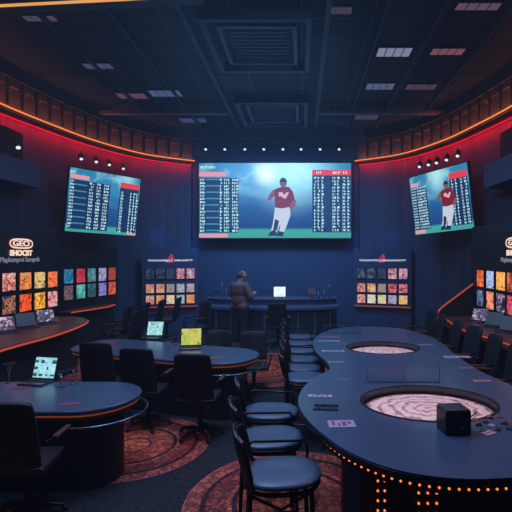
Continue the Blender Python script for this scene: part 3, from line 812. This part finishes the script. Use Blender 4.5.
for i, (x, y) in enumerate([(.02,5.16),(.02,5.62),(.02,6.10),(-.02,6.65),(-.05,7.2),(-.05,7.75)]):
    st(x, y, 0, '%s bar stool from the waist tucked along the far lobe of the large table' % ORD[i], 'tucked bar stools at the far lobe of the large table')
for i, (x, y) in enumerate([(2.40,4.1),(2.36,4.82),(2.36,5.52),(2.4,6.2),(2.4,6.88),(2.35,7.56),(2.3,8.25),(2.35,8.93)]):
    sw(x, y, PI/2+.15*math.sin(i*2), '%s dark chair from the viewer on the right side of the large table' % ORD[i], 'dark chairs on the right side of the large table')

# ------------------------------------------------------------------ large card table
TZ = 1.0
out = catmull([(1.0,7.38),(.63,7.25),(.32,6.8),(.16,6.2),(.17,5.5),(.27,4.95),(.29,4.62),(.16,4.38),(.03,4.06),(-.03,3.69),(.0,3.36),(.11,3.02),(.27,2.71),(.47,2.50),(.70,2.39),(1.0,2.36),(1.35,2.44),(1.72,2.72),(1.95,3.15),(2.0,3.65),(1.92,4.1),(1.84,4.6),(1.85,5.3),(1.9,5.9),(1.88,6.5),(1.7,7.05),(1.35,7.33)], 5, True)
big = thing('card_table', 'large two-lobed casino table with slate top and orange bulb edge', 'table', (0,0,0))
def ellp(cx, cy, rx, ry, n=40): return [Vector((cx+rx*math.cos(2*PI*i/n), cy+ry*math.sin(2*PI*i/n))) for i in range(n)]
W_A = (1.03,3.60,.545,.44); W_B = (1.05,5.72,.47,.39)
wa, wb = ellp(*W_A), ellp(*W_B)
MB().prism(out, TZ-.045, TZ, holes=(wa, wb)).build('tabletop', tabletop, big)
rimo = offset(out, -.004); rimi = offset(out, .03)
MB().prism(rimo, TZ-.05, TZ-.012, holes=(rimi,)).build('table_edge', black, big, bevel=.006)
def discmat():
    m = bpy.data.materials.new('wheel_face'); m.use_nodes = True
    nt = m.node_tree; N = nt.nodes; L = nt.links; b = N['Principled BSDF']; b.inputs['Roughness'].default_value = .45
    tc = N.new('ShaderNodeTexCoord')
    wv = N.new('ShaderNodeTexWave'); wv.wave_type = 'RINGS'; wv.rings_direction = 'Z'; wv.inputs['Scale'].default_value = 1.7; wv.inputs['Distortion'].default_value = 5.5; wv.inputs['Detail'].default_value = 3; wv.inputs['Detail Scale'].default_value = 2.5
    L.new(tc.outputs['Object'], wv.inputs['Vector'])
    cr = N.new('ShaderNodeValToRGB'); e = cr.color_ramp.elements
    e[0].position = 0; e[0].color = lin((150,112,112)); e[1].position = .55; e[1].color = lin((236,206,196)); q = e.new(.22); q.color = lin((226,190,180))
    L.new(wv.outputs['Fac'], cr.inputs[0])
    vo = N.new('ShaderNodeTexVoronoi'); vo.feature = 'DISTANCE_TO_EDGE'; vo.inputs['Scale'].default_value = 9; L.new(tc.outputs['Object'], vo.inputs['Vector'])
    r2 = N.new('ShaderNodeMapRange'); r2.inputs[1].default_value = 0; r2.inputs[2].default_value = .05; r2.inputs[3].default_value = .45; r2.inputs[4].default_value = 1
    L.new(vo.outputs['Distance'], r2.inputs[0])
    vm = N.new('ShaderNodeVectorMath'); vm.operation = 'SCALE'; L.new(cr.outputs[0], vm.inputs[0]); L.new(r2.outputs[0], vm.inputs['Scale'])
    L.new(vm.outputs[0], b.inputs['Base Color'])
    return m
DM = discmat()
wm = mat('dark_red_well', (58,30,34), .5)
for (cx, cy, rx, ry), lab in ((W_A,'cream patterned wheel sunk in the front lobe'), (W_B,'cream patterned wheel sunk in the far lobe')):
    w_ = MB().prism(ellp(cx,cy,rx+.02,ry+.02), TZ-.085, TZ-.046, holes=(ellp(cx,cy,rx-.0,ry-.0),)).prism(ellp(cx,cy,rx+.02,ry+.02), TZ-.11, TZ-.085).build('well_wall', wm, big)
    o = MB().lathe([(0.999,0),(1.0,.012),(.93,.02),(.55,.022),(.5,.03),(0,.032)], n=40).build('wheel_face', DM, big)
    o.location = (cx,cy,TZ-.084); o.scale = (rx*.97, ry*.97, 1); o['label'] = lab
    MB().prism(ellp(cx,cy,rx+.012,ry+.012), TZ-.004, TZ+.004, holes=(ellp(cx,cy,rx-.012,ry-.012),)).build('well_rim', black, big)
apr = offset(out, .03); apri = offset(out, .07)
MB().prism(apr, TZ-.105, TZ-.045, holes=(apri,)).build('apron', blackmat, big)
p1 = offset(out, .36)
MB().prism(p1, 0, TZ-.115).build('pedestal', mat('pedestal_dark', (18,17,22), .6), big)
MB().tube([(p.x,p.y,TZ-.053) for p in offset(out,.012)], .004, 6, closed=True).build('copper_line', emat('copper_glow', (150,62,34), .6), big)
bulbE = emat('amber_bulb', (255,120,60), 1.6)
fr = [p for p in apr]
i0 = min(range(len(fr)), key=lambda i: (fr[i]-Vector((.12,3.3))).length)
i1 = min(range(len(fr)), key=lambda i: (fr[i]-Vector((1.7,2.8))).length)
arc = resample(fr[i0:i1+1], .052)
bp = MB().ell((0,0,0), (.0072,.0072,.0072), 8).build('bulb', bulbE, big); bp.location = (arc[0].x,arc[0].y,TZ-.072)
def bulb(x, y, z):
    o = bp.copy(); C.objects.link(o); o.parent = big; o.location = (x,y,z)
for p in arc[1:]: bulb(p.x, p.y-.004, TZ-.072)
# lamp columns standing under the edge
for (cx, cy, n, nm) in ((.70,2.45,3,'bulb_column'), (.465,2.58,2,'bulb_column')):
    MB().box((cx,cy+.03,TZ/2-.04), (.05*n+.01,.05,TZ-.08)).build(nm, blackmat, big)
    for c in range(n):
        for r in range(7): bulb(cx+(c-(n-1)/2)*.05 if n == 3 else cx+(c-.5)*.04, cy, TZ-.125-r*.058)
MB().box((.345,2.93,(TZ-.05)/2), (.08,.05,TZ-.05), rz=-.2).build('leg', mat('steel_blue_leg', (120,142,176), .5), big)

# dividers, cards, box and chips on it
def glassmat():
    m = bpy.data.materials.new('clear_acrylic'); m.use_nodes = True
    nt = m.node_tree; N = nt.nodes; L = nt.links
    tr = N.new('ShaderNodeBsdfTransparent'); tr.inputs[0].default_value = (.95,.96,.98,1)
    gl = N.new('ShaderNodeBsdfGlossy'); gl.inputs['Roughness'].default_value = .08
    mx = N.new('ShaderNodeMixShader'); fr_ = N.new('ShaderNodeFresnel'); fr_.inputs[0].default_value = 1.35
    L.new(fr_.outputs[0], mx.inputs[0]); L.new(tr.outputs[0], mx.inputs[1]); L.new(gl.outputs[0], mx.inputs[2])
    L.new(mx.outputs[0], N['Material Output'].inputs['Surface']); return m
GL = glassmat(); edgeg = mat('acrylic_edge', (92,100,122), .3)
def divider(x, y, w, h, label):
    t = thing('table_divider', label, 'divider', (x,y,TZ))
    MB().box((0,0,h/2), (w,.006,h)).build('pane', GL, t)
    q = MB().box((0,0,h), (w,.008,.003)).box((0,0,.003), (w,.03,.006))
    for k in (-1,0,1): q.box((k*w/2,0,h/2), (.004,.009,h))
    q.build('edge_frame', edgeg, t)
divider(.96,4.16,.68,.15,'low clear divider standing behind the front wheel of the large table')
divider(.62,6.75,.55,.12,'low clear divider at the far end of the large table')
divider(1.55,4.62,.4,.13,'small clear divider at the right side of the large table') if False else None
def card(px, py, w, d, rz, rgb, label, z=TZ, name='playing_card', cat='card', group='papers and cards on the large table', marks=True, h=.003):
    p = at(px, py, z); t = thing(name, label, cat, (p.x,p.y,z), rz, group)
    MB().box((0,0,h/2), (w,d,h)).build('sheet', mat('paper_%d_%d_%d' % rgb, rgb, .6), t)
    if marks:
        q = MB()
        for k in range(4):
            q.box((-w*.3+w*.2*k, random.uniform(-.15,.15)*d, h+.0005), (w*random.uniform(.08,.16), d*random.uniform(.3,.6), .001), mi=random.choice((0,1)))
        q.build('print', [mat('print_blue', (70,66,110), .6), mat('print_red', (150,60,66), .6)], t)
    return t
card(320,396,.20,.055,-.05,(190,180,200),'small pale chip tray strip on the table, farthest of three near the left edge')
card(341.5,424,.19,.13,.06,(168,152,176),'pale printed card lying nearest the front left edge of the large table')
t = thing('bead_tray', 'small dark wire tray on the table between two pale cards', 'tray', tuple(at(326,408,TZ)), -.1)
q = MB()
for k in range(7): q.tube([(-.065+k*.02,-.03,.006),(-.058+k*.02,.03,.016)], .003, 5)
q.box((0,.034,.004), (.15,.004,.008)).box((0,-.034,.004), (.15,.004,.008)); q.build('wire_rows', dframe, t); t.scale = (1.3,1.5,1)
for i, (px, py, w, d, rg, lb) in enumerate([(330,337,.26,.10,(120,100,120),'reddish paper at the far left corner of the large table'),(329,341,.3,.05,(175,175,195),'pale card just in front of the reddish paper at the far end'),
    (333,351,.28,.06,(180,180,200),'pale card beside the far lobe stools'),(336,362,.16,.05,(150,155,180),'small pale card near the table waist on the left'),(344,380,.11,.05,(90,110,150),'faint blue card behind the front left strip'),
    (426,345,.18,.07,(130,130,150),'faint card at the far right edge of the large table'),(457,357,.30,.10,(170,170,190),'pale card on the right side of the far lobe'),(467,368,.14,.07,(120,110,130),'grey card in front of the pale right card'),
    (482,381,.16,.06,(190,140,150),'pink card on the right side near the table waist'),(385,345,.01,.01,(90,90,100),'')]):
    if lb: card(px, py, w, d, .0, rg, lb)
p = at(457,435,TZ)
t = thing('black_box', 'small black cube box standing on the front lobe of the large table', 'box', (p.x,p.y+.07,TZ), .12)
MB().box((0,0,.078), (.18,.155,.156)).build('box_body', mat('box_black', (16,18,24), .35), t, bevel=.008)
MB().box((0,0,.161), (.168,.145,.01)).build('lid', mat('box_lid', (40,44,56), .3), t, bevel=.003)
MB().box((.02,-.0785,.05), (.04,.002,.012)).build('badge', mat('badge_gold', (150,120,110), .4), t)
# chips and items right of the box
chipc = [((120,30,40),'red'),((40,44,60),'dark'),((150,130,135),'pale'),((100,40,44),'maroon'),((30,34,48),'black')]
cp = []
for i, (px, py, n, ci) in enumerate([(478,425,3,1),(485,422,2,0),(492,426,1,2),(497,430,2,3),(504,424,3,1),(509,429,2,0),(482,431,1,4),(490,418,2,4),(499,417,1,0),(475,420,1,3)]):
    p = at(px, py, TZ)
    for k in range(n):
        rgb, nm = chipc[(ci+k) % 5]
        t = thing('casino_chip', 'round casino chip in the small heap right of the black box', 'chip', (p.x+random.uniform(-.002,.002),p.y,TZ+k*.0075), random.random()*6, 'casino chips beside the black box')
        MB().lathe([(.022,0),(.0235,.0015),(.0235,.006),(.022,.0074)], n=14).build('disc', mat('chip_'+nm, rgb, .45), t)
        q = MB()
        for a in range(4): q.box((.0215*math.cos(a*PI/2),.0215*math.sin(a*PI/2),.0038), (.0065,.007,.0060), rz=a*PI/2)
        q.build('edge_spots', mat('chip_spot', (200,180,180), .5), t)
card(489,433,.09,.055,.5,(200,150,150),'small pink card lying against the chips right of the black box')
p = at(474,415,TZ)
t = thing('pen', 'thin pen lying behind the chips right of the black box', 'pen', (p.x,p.y,TZ), .9)
MB().tube([(-.06,0,.006),(.06,0,.006)], .005, 8).build('barrel', dframe, t); MB().tube([(.06,0,.006),(.075,0,.006)], [.004,.001], 8).build('tip', chrome, t)

# ------------------------------------------------------------------ left tables
def stadium(L_, r0, n=14):
    pts = [Vector((r0*math.sin(PI*i/n), -r0*math.cos(PI*i/n))) for i in range(n+1)]
    return pts + [Vector((-L_, r0))] + [Vector((-L_-r0*.8*math.sin(PI*i/n), r0*math.cos(PI*i/n))) for i in range(1, n)] + [Vector((-L_, -r0))]
def oval_table(label, x, y, rz, L_, r0, z=.8):
    t = thing('oval_table', label, 'table', (x,y,0), rz)
    o = stadium(L_, r0)
    MB().prism(o, z-.04, z).build('tabletop', tabletop, t, bevel=.012)
    MB().prism(offset(o, .04), z-.10, z-.04).build('wood_band', wood, t)
    MB().tube([(p.x,p.y,z-.055) for p in offset(o,.022)], .007, 6, closed=True).build('under_light', emat('under_table_glow', (190,84,40), .32), t)
    ap = [p for p in stadium(L_*.25, r0)[:15]]
    MB().tube([(p.x*1.06+.03,p.y*1.03,z-.15) for p in ap], .012, 8).build('guard_ring', chrome, t)
    MB().prism(offset(o, .17), 0, z-.10).build('base', mat('table_base', (20,20,26), .5), t)
    return t
oval_table('oval table with slate top at the front left, a laptop on it', -2.10, 4.40, 0, 1.7, .47)
oval_table('oval table with slate top behind the front left one, two laptops on it', -1.10, 6.17, -.33, 2.1, .50)
gA = 'swivel chairs at the front left table'; gB = 'swivel chairs before the rear oval table'
sw(-2.30,3.70,.05,'dark swivel chair with its back to us at the front left oval table', gA)
sw(-2.98,3.78,.1,'dark swivel chair cut by the left edge at the front left table', gA)
sw(-2.66,6.02,-.05,'left of the three dark swivel chairs in front of the rear oval table', gB)
sw(-1.98,5.66,-.1,'middle of the three dark swivel chairs in front of the rear oval table', gB)
sw(-1.24,5.36,-.05,'right of the three dark swivel chairs in front of the rear oval table', gB)
sw(-1.46,7.25,PI-.1,'dark swivel chair behind the rear oval table, below the standing man', 'swivel chairs behind the rear oval table').scale = (1,1,.84)
sw(-.78,7.15,PI+.15,'dark swivel chair behind the right end of the rear oval table', 'swivel chairs behind the rear oval table').scale = (1,1,.84)
# laptops
p = at(32,384,.8); laptop('open laptop with bright bluish screen on the front left oval table', (p.x+.03,p.y+.02,.8), -.18, [(120,190,210),(160,225,235),(190,240,245)], 1.0, .29, 1, grid=True)
p = at(151,338.5,.8); laptop('open laptop with pale blue screen, left one on the rear oval table', (p.x,p.y+.02,.8), -.15, [(90,150,170),(150,215,220),(190,235,235)], 1.0, .30, 2, grid=True)
p = at(190,349,.8); laptop('open laptop showing a yellow-green picture, right one on the rear oval table', (p.x,p.y+.02,.8), .15, [(90,130,60),(190,200,90),(220,190,70),(150,220,190)], 1.0, .32, 3)
def glass(x, y, z, label, h=.19, group='cocktail glasses'):
    t = thing('cocktail_glass', label, 'glass', (x,y,z), 0, group)
    MB().lathe([(.035,0),(.034,.003),(.005,.008),(.004,h*.55)], n=14).build('stem', GL, t)
    MB().lathe([(.004,h*.55),(.055,h),(.053,h),(.003,h*.58)], n=16).build('bowl', GL, t)
    MB().tube([(.055*math.cos(a*PI/8),.055*math.sin(a*PI/8),h) for a in range(16)], .0018, 4, closed=True).build('rim', edgeg, t)
for px, py, lb in ((9,383,'tall cocktail glass at the left edge beside the bright laptop'),(61,387,'cocktail glass just right of the bright laptop, nearer one'),(73,384,'cocktail glass standing right of the nearer one on the front left table')):
    p = at(px, py, .8); glass(p.x, p.y, .8, lb, .21 if px < 20 else .16)
for px, py, lb in ((168,342,'small cocktail glass between the two laptops on the rear table'),(175,345,'small cocktail glass close to the yellow laptop on the rear table')):
    p = at(px, py, .8); glass(p.x, p.y, .8, lb, .12)
card(70,404,.17,.07,.2,(150,66,80),'red and violet card on the front left oval table', z=.8, group='cards on the oval tables')
card(216,358,.16,.07,.1,(150,90,100),'reddish card on the right end of the rear oval table', z=.8, group='cards on the oval tables')
card(20,388,.16,.08,.1,(120,60,60),'dark red card in front of the laptop at the left edge', z=.8, group='cards on the oval tables')
# ------------------------------------------------------------------ terminals on the wall counters
sc = [[(30,12,24),(70,36,54),(225,190,205)],[(12,14,22),(24,28,40)],[(26,18,34),(60,44,66),(220,200,222)]]
for (x, y, c, lb, s, k) in ((-4.93,7.35,0,'open terminal with pink-white screen on the left wall counter, nearest the left edge',.9,11),(-4.88,7.85,1,'dark-screened terminal in the middle of the left wall counter',.8,12),(-4.80,8.33,2,'terminal with white figure on screen, farthest on the left wall counter',.9,13)):
    laptop(lb, (x,y,.9), PI/2-.75, sc[c], s, .31, k, 'terminals on the left counter', .5)
for (x, y, c, lb, s, k) in ((3.36,8.5,2,'terminal with bright white picture on the right wall counter, farthest one',.9,14),(3.40,7.95,1,'dark-screened terminal in the middle of the right wall counter',.9,15),(3.42,7.4,1,'dark-screened terminal at the right edge on the wall counter',.9,16)):
    laptop(lb, (x,y,.9), -PI/2+.75, sc[c], s, .31, k, 'terminals on the right counter', .5)
for i, (x, y, rz) in enumerate([(-4.15,9.75,PI/2),(-4.0,10.42,PI/2),(-3.85,11.08,PI/2),(-3.6,11.7,PI/2),(-3.65,9.12,PI/2-.2)]):
    sw(x, y, rz, '%s dark chair from the viewer in the row before the short left counter' % ['fifth','second','third','fourth','first'][[0,1,2,3,4].index(i)] if i else 'dark chair at the near end of the row before the short left counter', 'dark chairs before the short left counter')
sw(-2.55,10.5,PI/2+.8,'lone dark chair left of the standing man before the back desk', 'lone chair')

# ------------------------------------------------------------------ back desk
dk = thing('reception_desk', 'long curved dark desk below the middle screen', 'desk', (-.8,11.6,0))
fr_ = catmull([(-1.9,.35),(-1.5,.05),(-.6,-.15),(.3,-.18),(1.1,-.10),(1.65,.12),(1.85,.5)], 6)
bk = [Vector((1.8,1.25)), Vector((-1.9,1.25))]
MB().prism(fr_ + bk, .76, .82).build('worktop', mat('desk_top', (70,78,100), .3), dk, bevel=.01)
MB().prism(offset(fr_, .10, False) + [Vector((1.7,1.15)), Vector((-1.8,1.15))], 0, .76).build('front_panel', mat('desk_front', (30,38,54), .5), dk)
up = catmull([(-1.85,.85),(-1.2,.62),(0,.52),(1.2,.62),(1.78,.85)], 6)
MB().prism(up + bk, .82, .96).build('upper_shelf', mat('desk_upper', (36,42,60), .45), dk, bevel=.01)
MB().prism(offset(up, -.03, False) + [Vector((1.82,1.27)), Vector((-1.93,1.27))], .96, .99).build('shelf_cap', mat('desk_top', (70,78,100), .3), dk, bevel=.006)
q = MB()
pts = resample(offset(fr_, .088, False), .42)
for a in pts[1:-1]: q.box((a.x,a.y,.38), (.03,.03,.72))
q.build('panel_rib', mat('desk_rib', (76,88,114), .5), dk)
MB().tube([(-1.8,1.15,.99),(-1.8,1.15,1.12),(0,1.2,1.12),(.3,1.2,1.12),(.3,1.2,.99)], .012, 6).build('hand_rail', dframe, dk)
laptop('white glowing laptop standing on the long desk below the middle screen', ((279.5-PX)*12.35/F,12.30,.99), 0, [(190,215,235),(235,245,255),(245,250,255)], 1.1, .36, 21, None, .1)
t = thing('monitor', 'small grey monitor on the back desk right of the white laptop', 'monitor', ((312-PX)*12.4/F,12.4,.99))
MB().box((0,0,.18), (.26,.03,.22)).build('housing', dframe, t, bevel=.004); MB().box((0,0,.04), (.03,.03,.08)).box((0,0,.005), (.14,.1,.01)).build('stand', dframe, t)
MB().quad((-.12,-.017,.08),(.12,-.017,.08),(.12,-.017,.28),(-.12,-.017,.28)).build('screen', picmat('mon', [(40,48,76),(72,80,112),(90,70,100)], 3, .5), t)
def bottle(x, y, z, h, label, grp):
    t = thing('bottle', label, 'bottle', (x,y,z), 0, grp)
    MB().lathe([(.034,0),(.036,.01),(.036,h*.6),(.014,h*.78),(.013,h*.93)], n=12).build('body', mat('bottle_glass', (60,70,90), .15), t)
    MB().lathe([(.015,h*.93),(.015,h)], n=10).build('cap', mat('bottle_cap', (170,175,190), .4), t)
bottle((329.5-PX)*12.4/F, 12.4, .99, .36, 'tall pale bottle at the right end of the back desk', 'bottles on the back desk')
bottle((324-PX)*12.4/F, 12.45, .99, .2, 'short bottle just left of the tall one on the back desk', 'bottles on the back desk')
bottle((318.5-PX)*12.3/F, 12.3, .99, .18, 'short bottle beside the grey monitor on the back desk', 'bottles on the back desk')
bottle((221.5-PX)*12.5/F+.02, 12.5, .99, .4, 'pale bottle on the back desk left of the standing man', 'bottles on the back desk')
bottle((226-PX)*12.5/F, 12.55, .99, .22, 'short bottle on the back desk half hidden behind the man', 'bottles on the back desk')
for i, px in enumerate((278,)):
    Y = (10.6,10.75,10.8,10.9,11.0)[i]
    sw((px-PX)*Y/F, Y, (0,.2,-.1,0,.2)[i], 'dark chair standing before the middle of the long back desk')

# ------------------------------------------------------------------ standing man
MX, MY = (240-PX)*11.1/F, 11.1
RZ = -.75   # faces away and to the right
skin = mat('skin', (176,120,104), .55); 
body = MB()
def cap(mb, a, b_, r0, r1, n=12):
    a, b_ = Vector(a), Vector(b_); k = 6
    pts = [a.lerp(b_, i/k) for i in range(k+1)]; mb.tube(pts, [r0+(r1-r0)*i/k for i in range(k+1)], n)
    mb.ell(a, (r0,)*3, n); mb.ell(b_, (r1,)*3, n)
# local frame: faces +y ; x right
hip, kn, an = .10, .105, .11
for s in (-1,1):
    cap(body, (s*hip,0,.90), (s*kn,.02,.50), .085, .06); cap(body, (s*kn,.02,.50), (s*an,-.01,.10), .058, .04)
    cap(body, (s*an,-.02,.05), (s*(an+.02),.14,.035), .04, .03)
body.ell((0,0,.98), (.16,.11,.13)); body.ell((0,.0,1.18), (.15,.105,.2)); body.ell((0,-.01,1.36), (.17,.11,.14))
cap(body, (0,.0,1.45), (0,.03,1.56), .058, .055)
hd = Matrix.Translation((0,.055,1.645)) @ Matrix.Rotation(-.45, 4, 'X') @ Matrix.Rotation(-.25, 4, 'Z')
body.ell((0,-.01,.015), (.078,.098,.105), 18, M=hd); body.ell((0,.03,-.06), (.056,.06,.058), 14, M=hd)
body.ell((0,.098,-.015), (.014,.02,.024), 8, M=hd); body.ell((0,.085,-.065), (.024,.012,.008), 8, M=hd)
for s in (-1,1):
    body.ell((s*.078,0,-.01), (.012,.022,.032), 8, M=hd); body.ell((s*.03,.084,.012), (.014,.01,.008), 8, M=hd)
sh = {}
for s in (-1,1):
    S_, E_, Wr = (s*.19,0,1.41), (s*.27,.05,1.15), (s*.12,.28,1.18)
    cap(body, S_, E_, .055, .045); cap(body, E_, Wr, .042, .028)
    hc_ = Vector((s*.09,.34,1.19)); body.ell(hc_, (.03,.045,.018), 12)
    for f in range(4):
        a = hc_+Vector((-s*.022+s*.015*f,.03,0)); b_ = a+Vector((-s*.012,.035-.004*abs(f-1.5),-.006)); c = b_+Vector((-s*.012,.012,-.022))
        cap(body, a, b_, .0085, .008, 8); cap(body, b_, c, .008, .007, 8)
    a = hc_+Vector((-s*.028,-.005,.005)); cap(body, a, a+Vector((-s*.022,.03,.012)), .010, .008, 8)
man = body.build('person', skin, None, remesh=.007)
tag(man, 'man in a brown jacket and dark trousers seen from behind, looking down at his hands', 'person')
man.location = (MX,MY,.0); man.rotation_euler = (0,0,RZ); man.scale = (1.27,1.18,1.02)
j = MB(); brown = mat('brown_jacket', (112,90,82), .8, noise=.45, scale=9, bump=.5)
j.ell((0,-.005,1.28), (.215,.15,.22)); j.ell((0,-.02,1.38), (.205,.135,.12)); j.ell((0,0,1.05), (.205,.15,.22)); cap(j, (-.11,0,.90), (.11,0,.90), .125, .125)
cap(j, (-.16,-.01,1.42), (.16,-.01,1.42), .075, .075); cap(j, (0,-.01,1.46), (0,.005,1.50), .085, .072)
for s in (-1,1):
    cap(j, (s*.18,0,1.41), (s*.285,.04,1.14), .085, .07); cap(j, (s*.285,.04,1.14), (s*.14,.25,1.18), .068, .048)
j.build('jacket', brown, man, remesh=.013)
tr = MB()
for s in (-1,1):
    cap(tr, (s*.10,0,.88), (s*.107,.02,.50), .115, .085); cap(tr, (s*.107,.02,.50), (s*.112,-.01,.09), .084, .068)
tr.ell((0,0,.93), (.18,.13,.12)); tr.build('trousers', mat('dark_trousers', (26,28,38), .85, noise=.3), man, remesh=.013)
for s in (-1,1):
    q = MB(); cap(q, (s*.112,-.03,.05), (s*.13,.16,.042), .05, .04); q.box((s*.12,.06,.012), (.085,.27,.02)); q.build('shoe', black, man, remesh=.008)
hr = MB(); 
hr.ell((0,-.03,.012), (.083,.088,.098), 16, M=hd)
hr.build('hair', mat('grey_brown_hair', (104,70,70), .8, noise=.4, scale=60), man, remesh=.006)
t = thing('phone', 'small pale phone held in both hands of the standing man', 'phone', (0,0,0))
Rm = Matrix.Rotation(RZ, 4, 'Z'); pl = Rm @ Vector((0,.45,1.228))
t.location = (MX+pl.x, MY+pl.y, pl.z); t.rotation_euler = (.35,0,RZ)
MB().box((0,0,0), (.15,.075,.009)).build('case', mat('phone_case', (150,150,165), .3), t, bevel=.003)
MB().box((0,0,.0055), (.135,.065,.002)).build('screen', emat('phone_glow', (150,160,190), .6), t)

# ------------------------------------------------------------------ lights
def area(name, loc, rot, size, power, rgb, sy=None, spread=None):
    l = bpy.data.lights.new(name, 'AREA'); l.energy = power; l.color = lin(rgb)[:3]; l.shape = 'RECTANGLE'; l.size = size; l.size_y = sy or size
    if spread: l.spread = spread
    o = bpy.data.objects.new(name, l); C.objects.link(o); o.location = loc; o.rotation_euler = rot
    return o
area('house_light_front', (-1.2,3.8,6.0), (0,-.2,0), 2.2, 250, (152,190,245))
area('house_light_mid', (-.7,7.6,6.0), (0,0,0), 3.0, 185, (142,182,245))
area('house_light_right', (3.0,4.5,5.8), (0,-.2,0), 1.5, 60, (255,165,160))
area('house_light_left', (-4.0,5.0,5.8), (0,.2,0), 1.5, 50, (255,175,170))
area('back_haze_wash', (CX,10.5,5.5), (math.radians(40),0,0), 4.5, 215, (115,168,240), 1.0, 1.9)  # added wash, tints the back wall blue in place of haze
area('ceiling_bounce_fill', (CX,11.0,3.2), (PI,0,0), 6.0, 28, (110,165,235), 3.0)  # unseen lamp added in mid-air, acts as bounce on the ceiling
def spotl(name, loc, tgt, power, rgb, ang, blend=.6):
    l = bpy.data.lights.new(name, 'SPOT'); l.energy = power; l.color = lin(rgb)[:3]; l.spot_size = ang; l.spot_blend = blend; l.shadow_soft_size = .1
    o = bpy.data.objects.new(name, l); C.objects.link(o); o.location = loc
    o.rotation_euler = (Vector(tgt)-Vector(loc)).to_track_quat('-Z','Y').to_euler(); return o
spotl('wheel_fill_spot', (1.0,5.0,5.8), (1.03,3.6,1), 400, (255,215,200), .25)  # added spots without fixtures, they brighten the sunk wheels
spotl('wheel_fill_spot', (1.0,7.0,5.8), (1.05,5.7,1), 350, (255,215,200), .22)
for x in (-4.35,-3.5,1.8,2.65): spotl('blue_column_spot', (x,12.2,3.0), (x*1.0,14.0,2.6), 40, (60,110,255), .5)
# red wash under the ledge, added lamps to warm the padded panels
for line, sg in ((left,1),(right,-1)):
    pl = [p for p in resample(line, .95) if p.y > 5.2]
    for a, b_ in zip(pl, pl[1:]):
        c = (a+b_)/2; d = (b_-a).normalized(); nrm = Vector((-d.y, d.x))*sg   # outward, to the wall
        for nm, off, z, dirz, pw, rgb in (('red_wash', .14, LZ-.06, -.95, 9, (255,10,24)), ('panel_fill', -.12, LZ+.10, .9, 2.6, (255,140,80))):
            l = bpy.data.lights.new(nm, 'AREA'); l.shape = 'RECTANGLE'; l.size = .9; l.size_y = .04; l.energy = pw; l.color = lin(rgb)[:3]
            o = bpy.data.objects.new(nm, l); C.objects.link(o)
            o.location = (c.x+nrm.x*off, c.y+nrm.y*off, z)
            z_ = -Vector((nrm.x, nrm.y, dirz)).normalized(); x_ = Vector((d.x,d.y,0)); y_ = z_.cross(x_)
            o.rotation_euler = Matrix((x_, y_, z_)).transposed().to_euler()

w = bpy.data.worlds.new('hall'); w.use_nodes = True; bpy.context.scene.world = w
w.node_tree.nodes['Background'].inputs[0].default_value = (.01,.016,.03,1); w.node_tree.nodes['Background'].inputs[1].default_value = 1
vsn = w.node_tree.nodes.new('ShaderNodeVolumeScatter'); vsn.inputs['Density'].default_value = .004; vsn.inputs['Color'].default_value = (.55,.8,1,1)
w.node_tree.links.new(vsn.outputs[0], w.node_tree.nodes['World Output'].inputs['Volume'])

# ------------------------------------------------------------------ camera
cam = bpy.data.cameras.new('camera'); co = bpy.data.objects.new('camera', cam); C.objects.link(co)
co.location = (0,0,EYE); co.rotation_euler = (PI/2,0,0)
cam.sensor_width = 36; cam.lens = 36*F/512; cam.shift_x = -(PX-256)/512; cam.shift_y = -(256-PY)/512
cam.clip_start = .05
sc_ = bpy.context.scene; sc_.camera = co
vs_ = sc_.view_settings; vs_.view_transform = 'Standard'; vs_.look = 'None'; vs_.exposure = 0; vs_.gamma = 1; vs_.use_curve_mapping = False
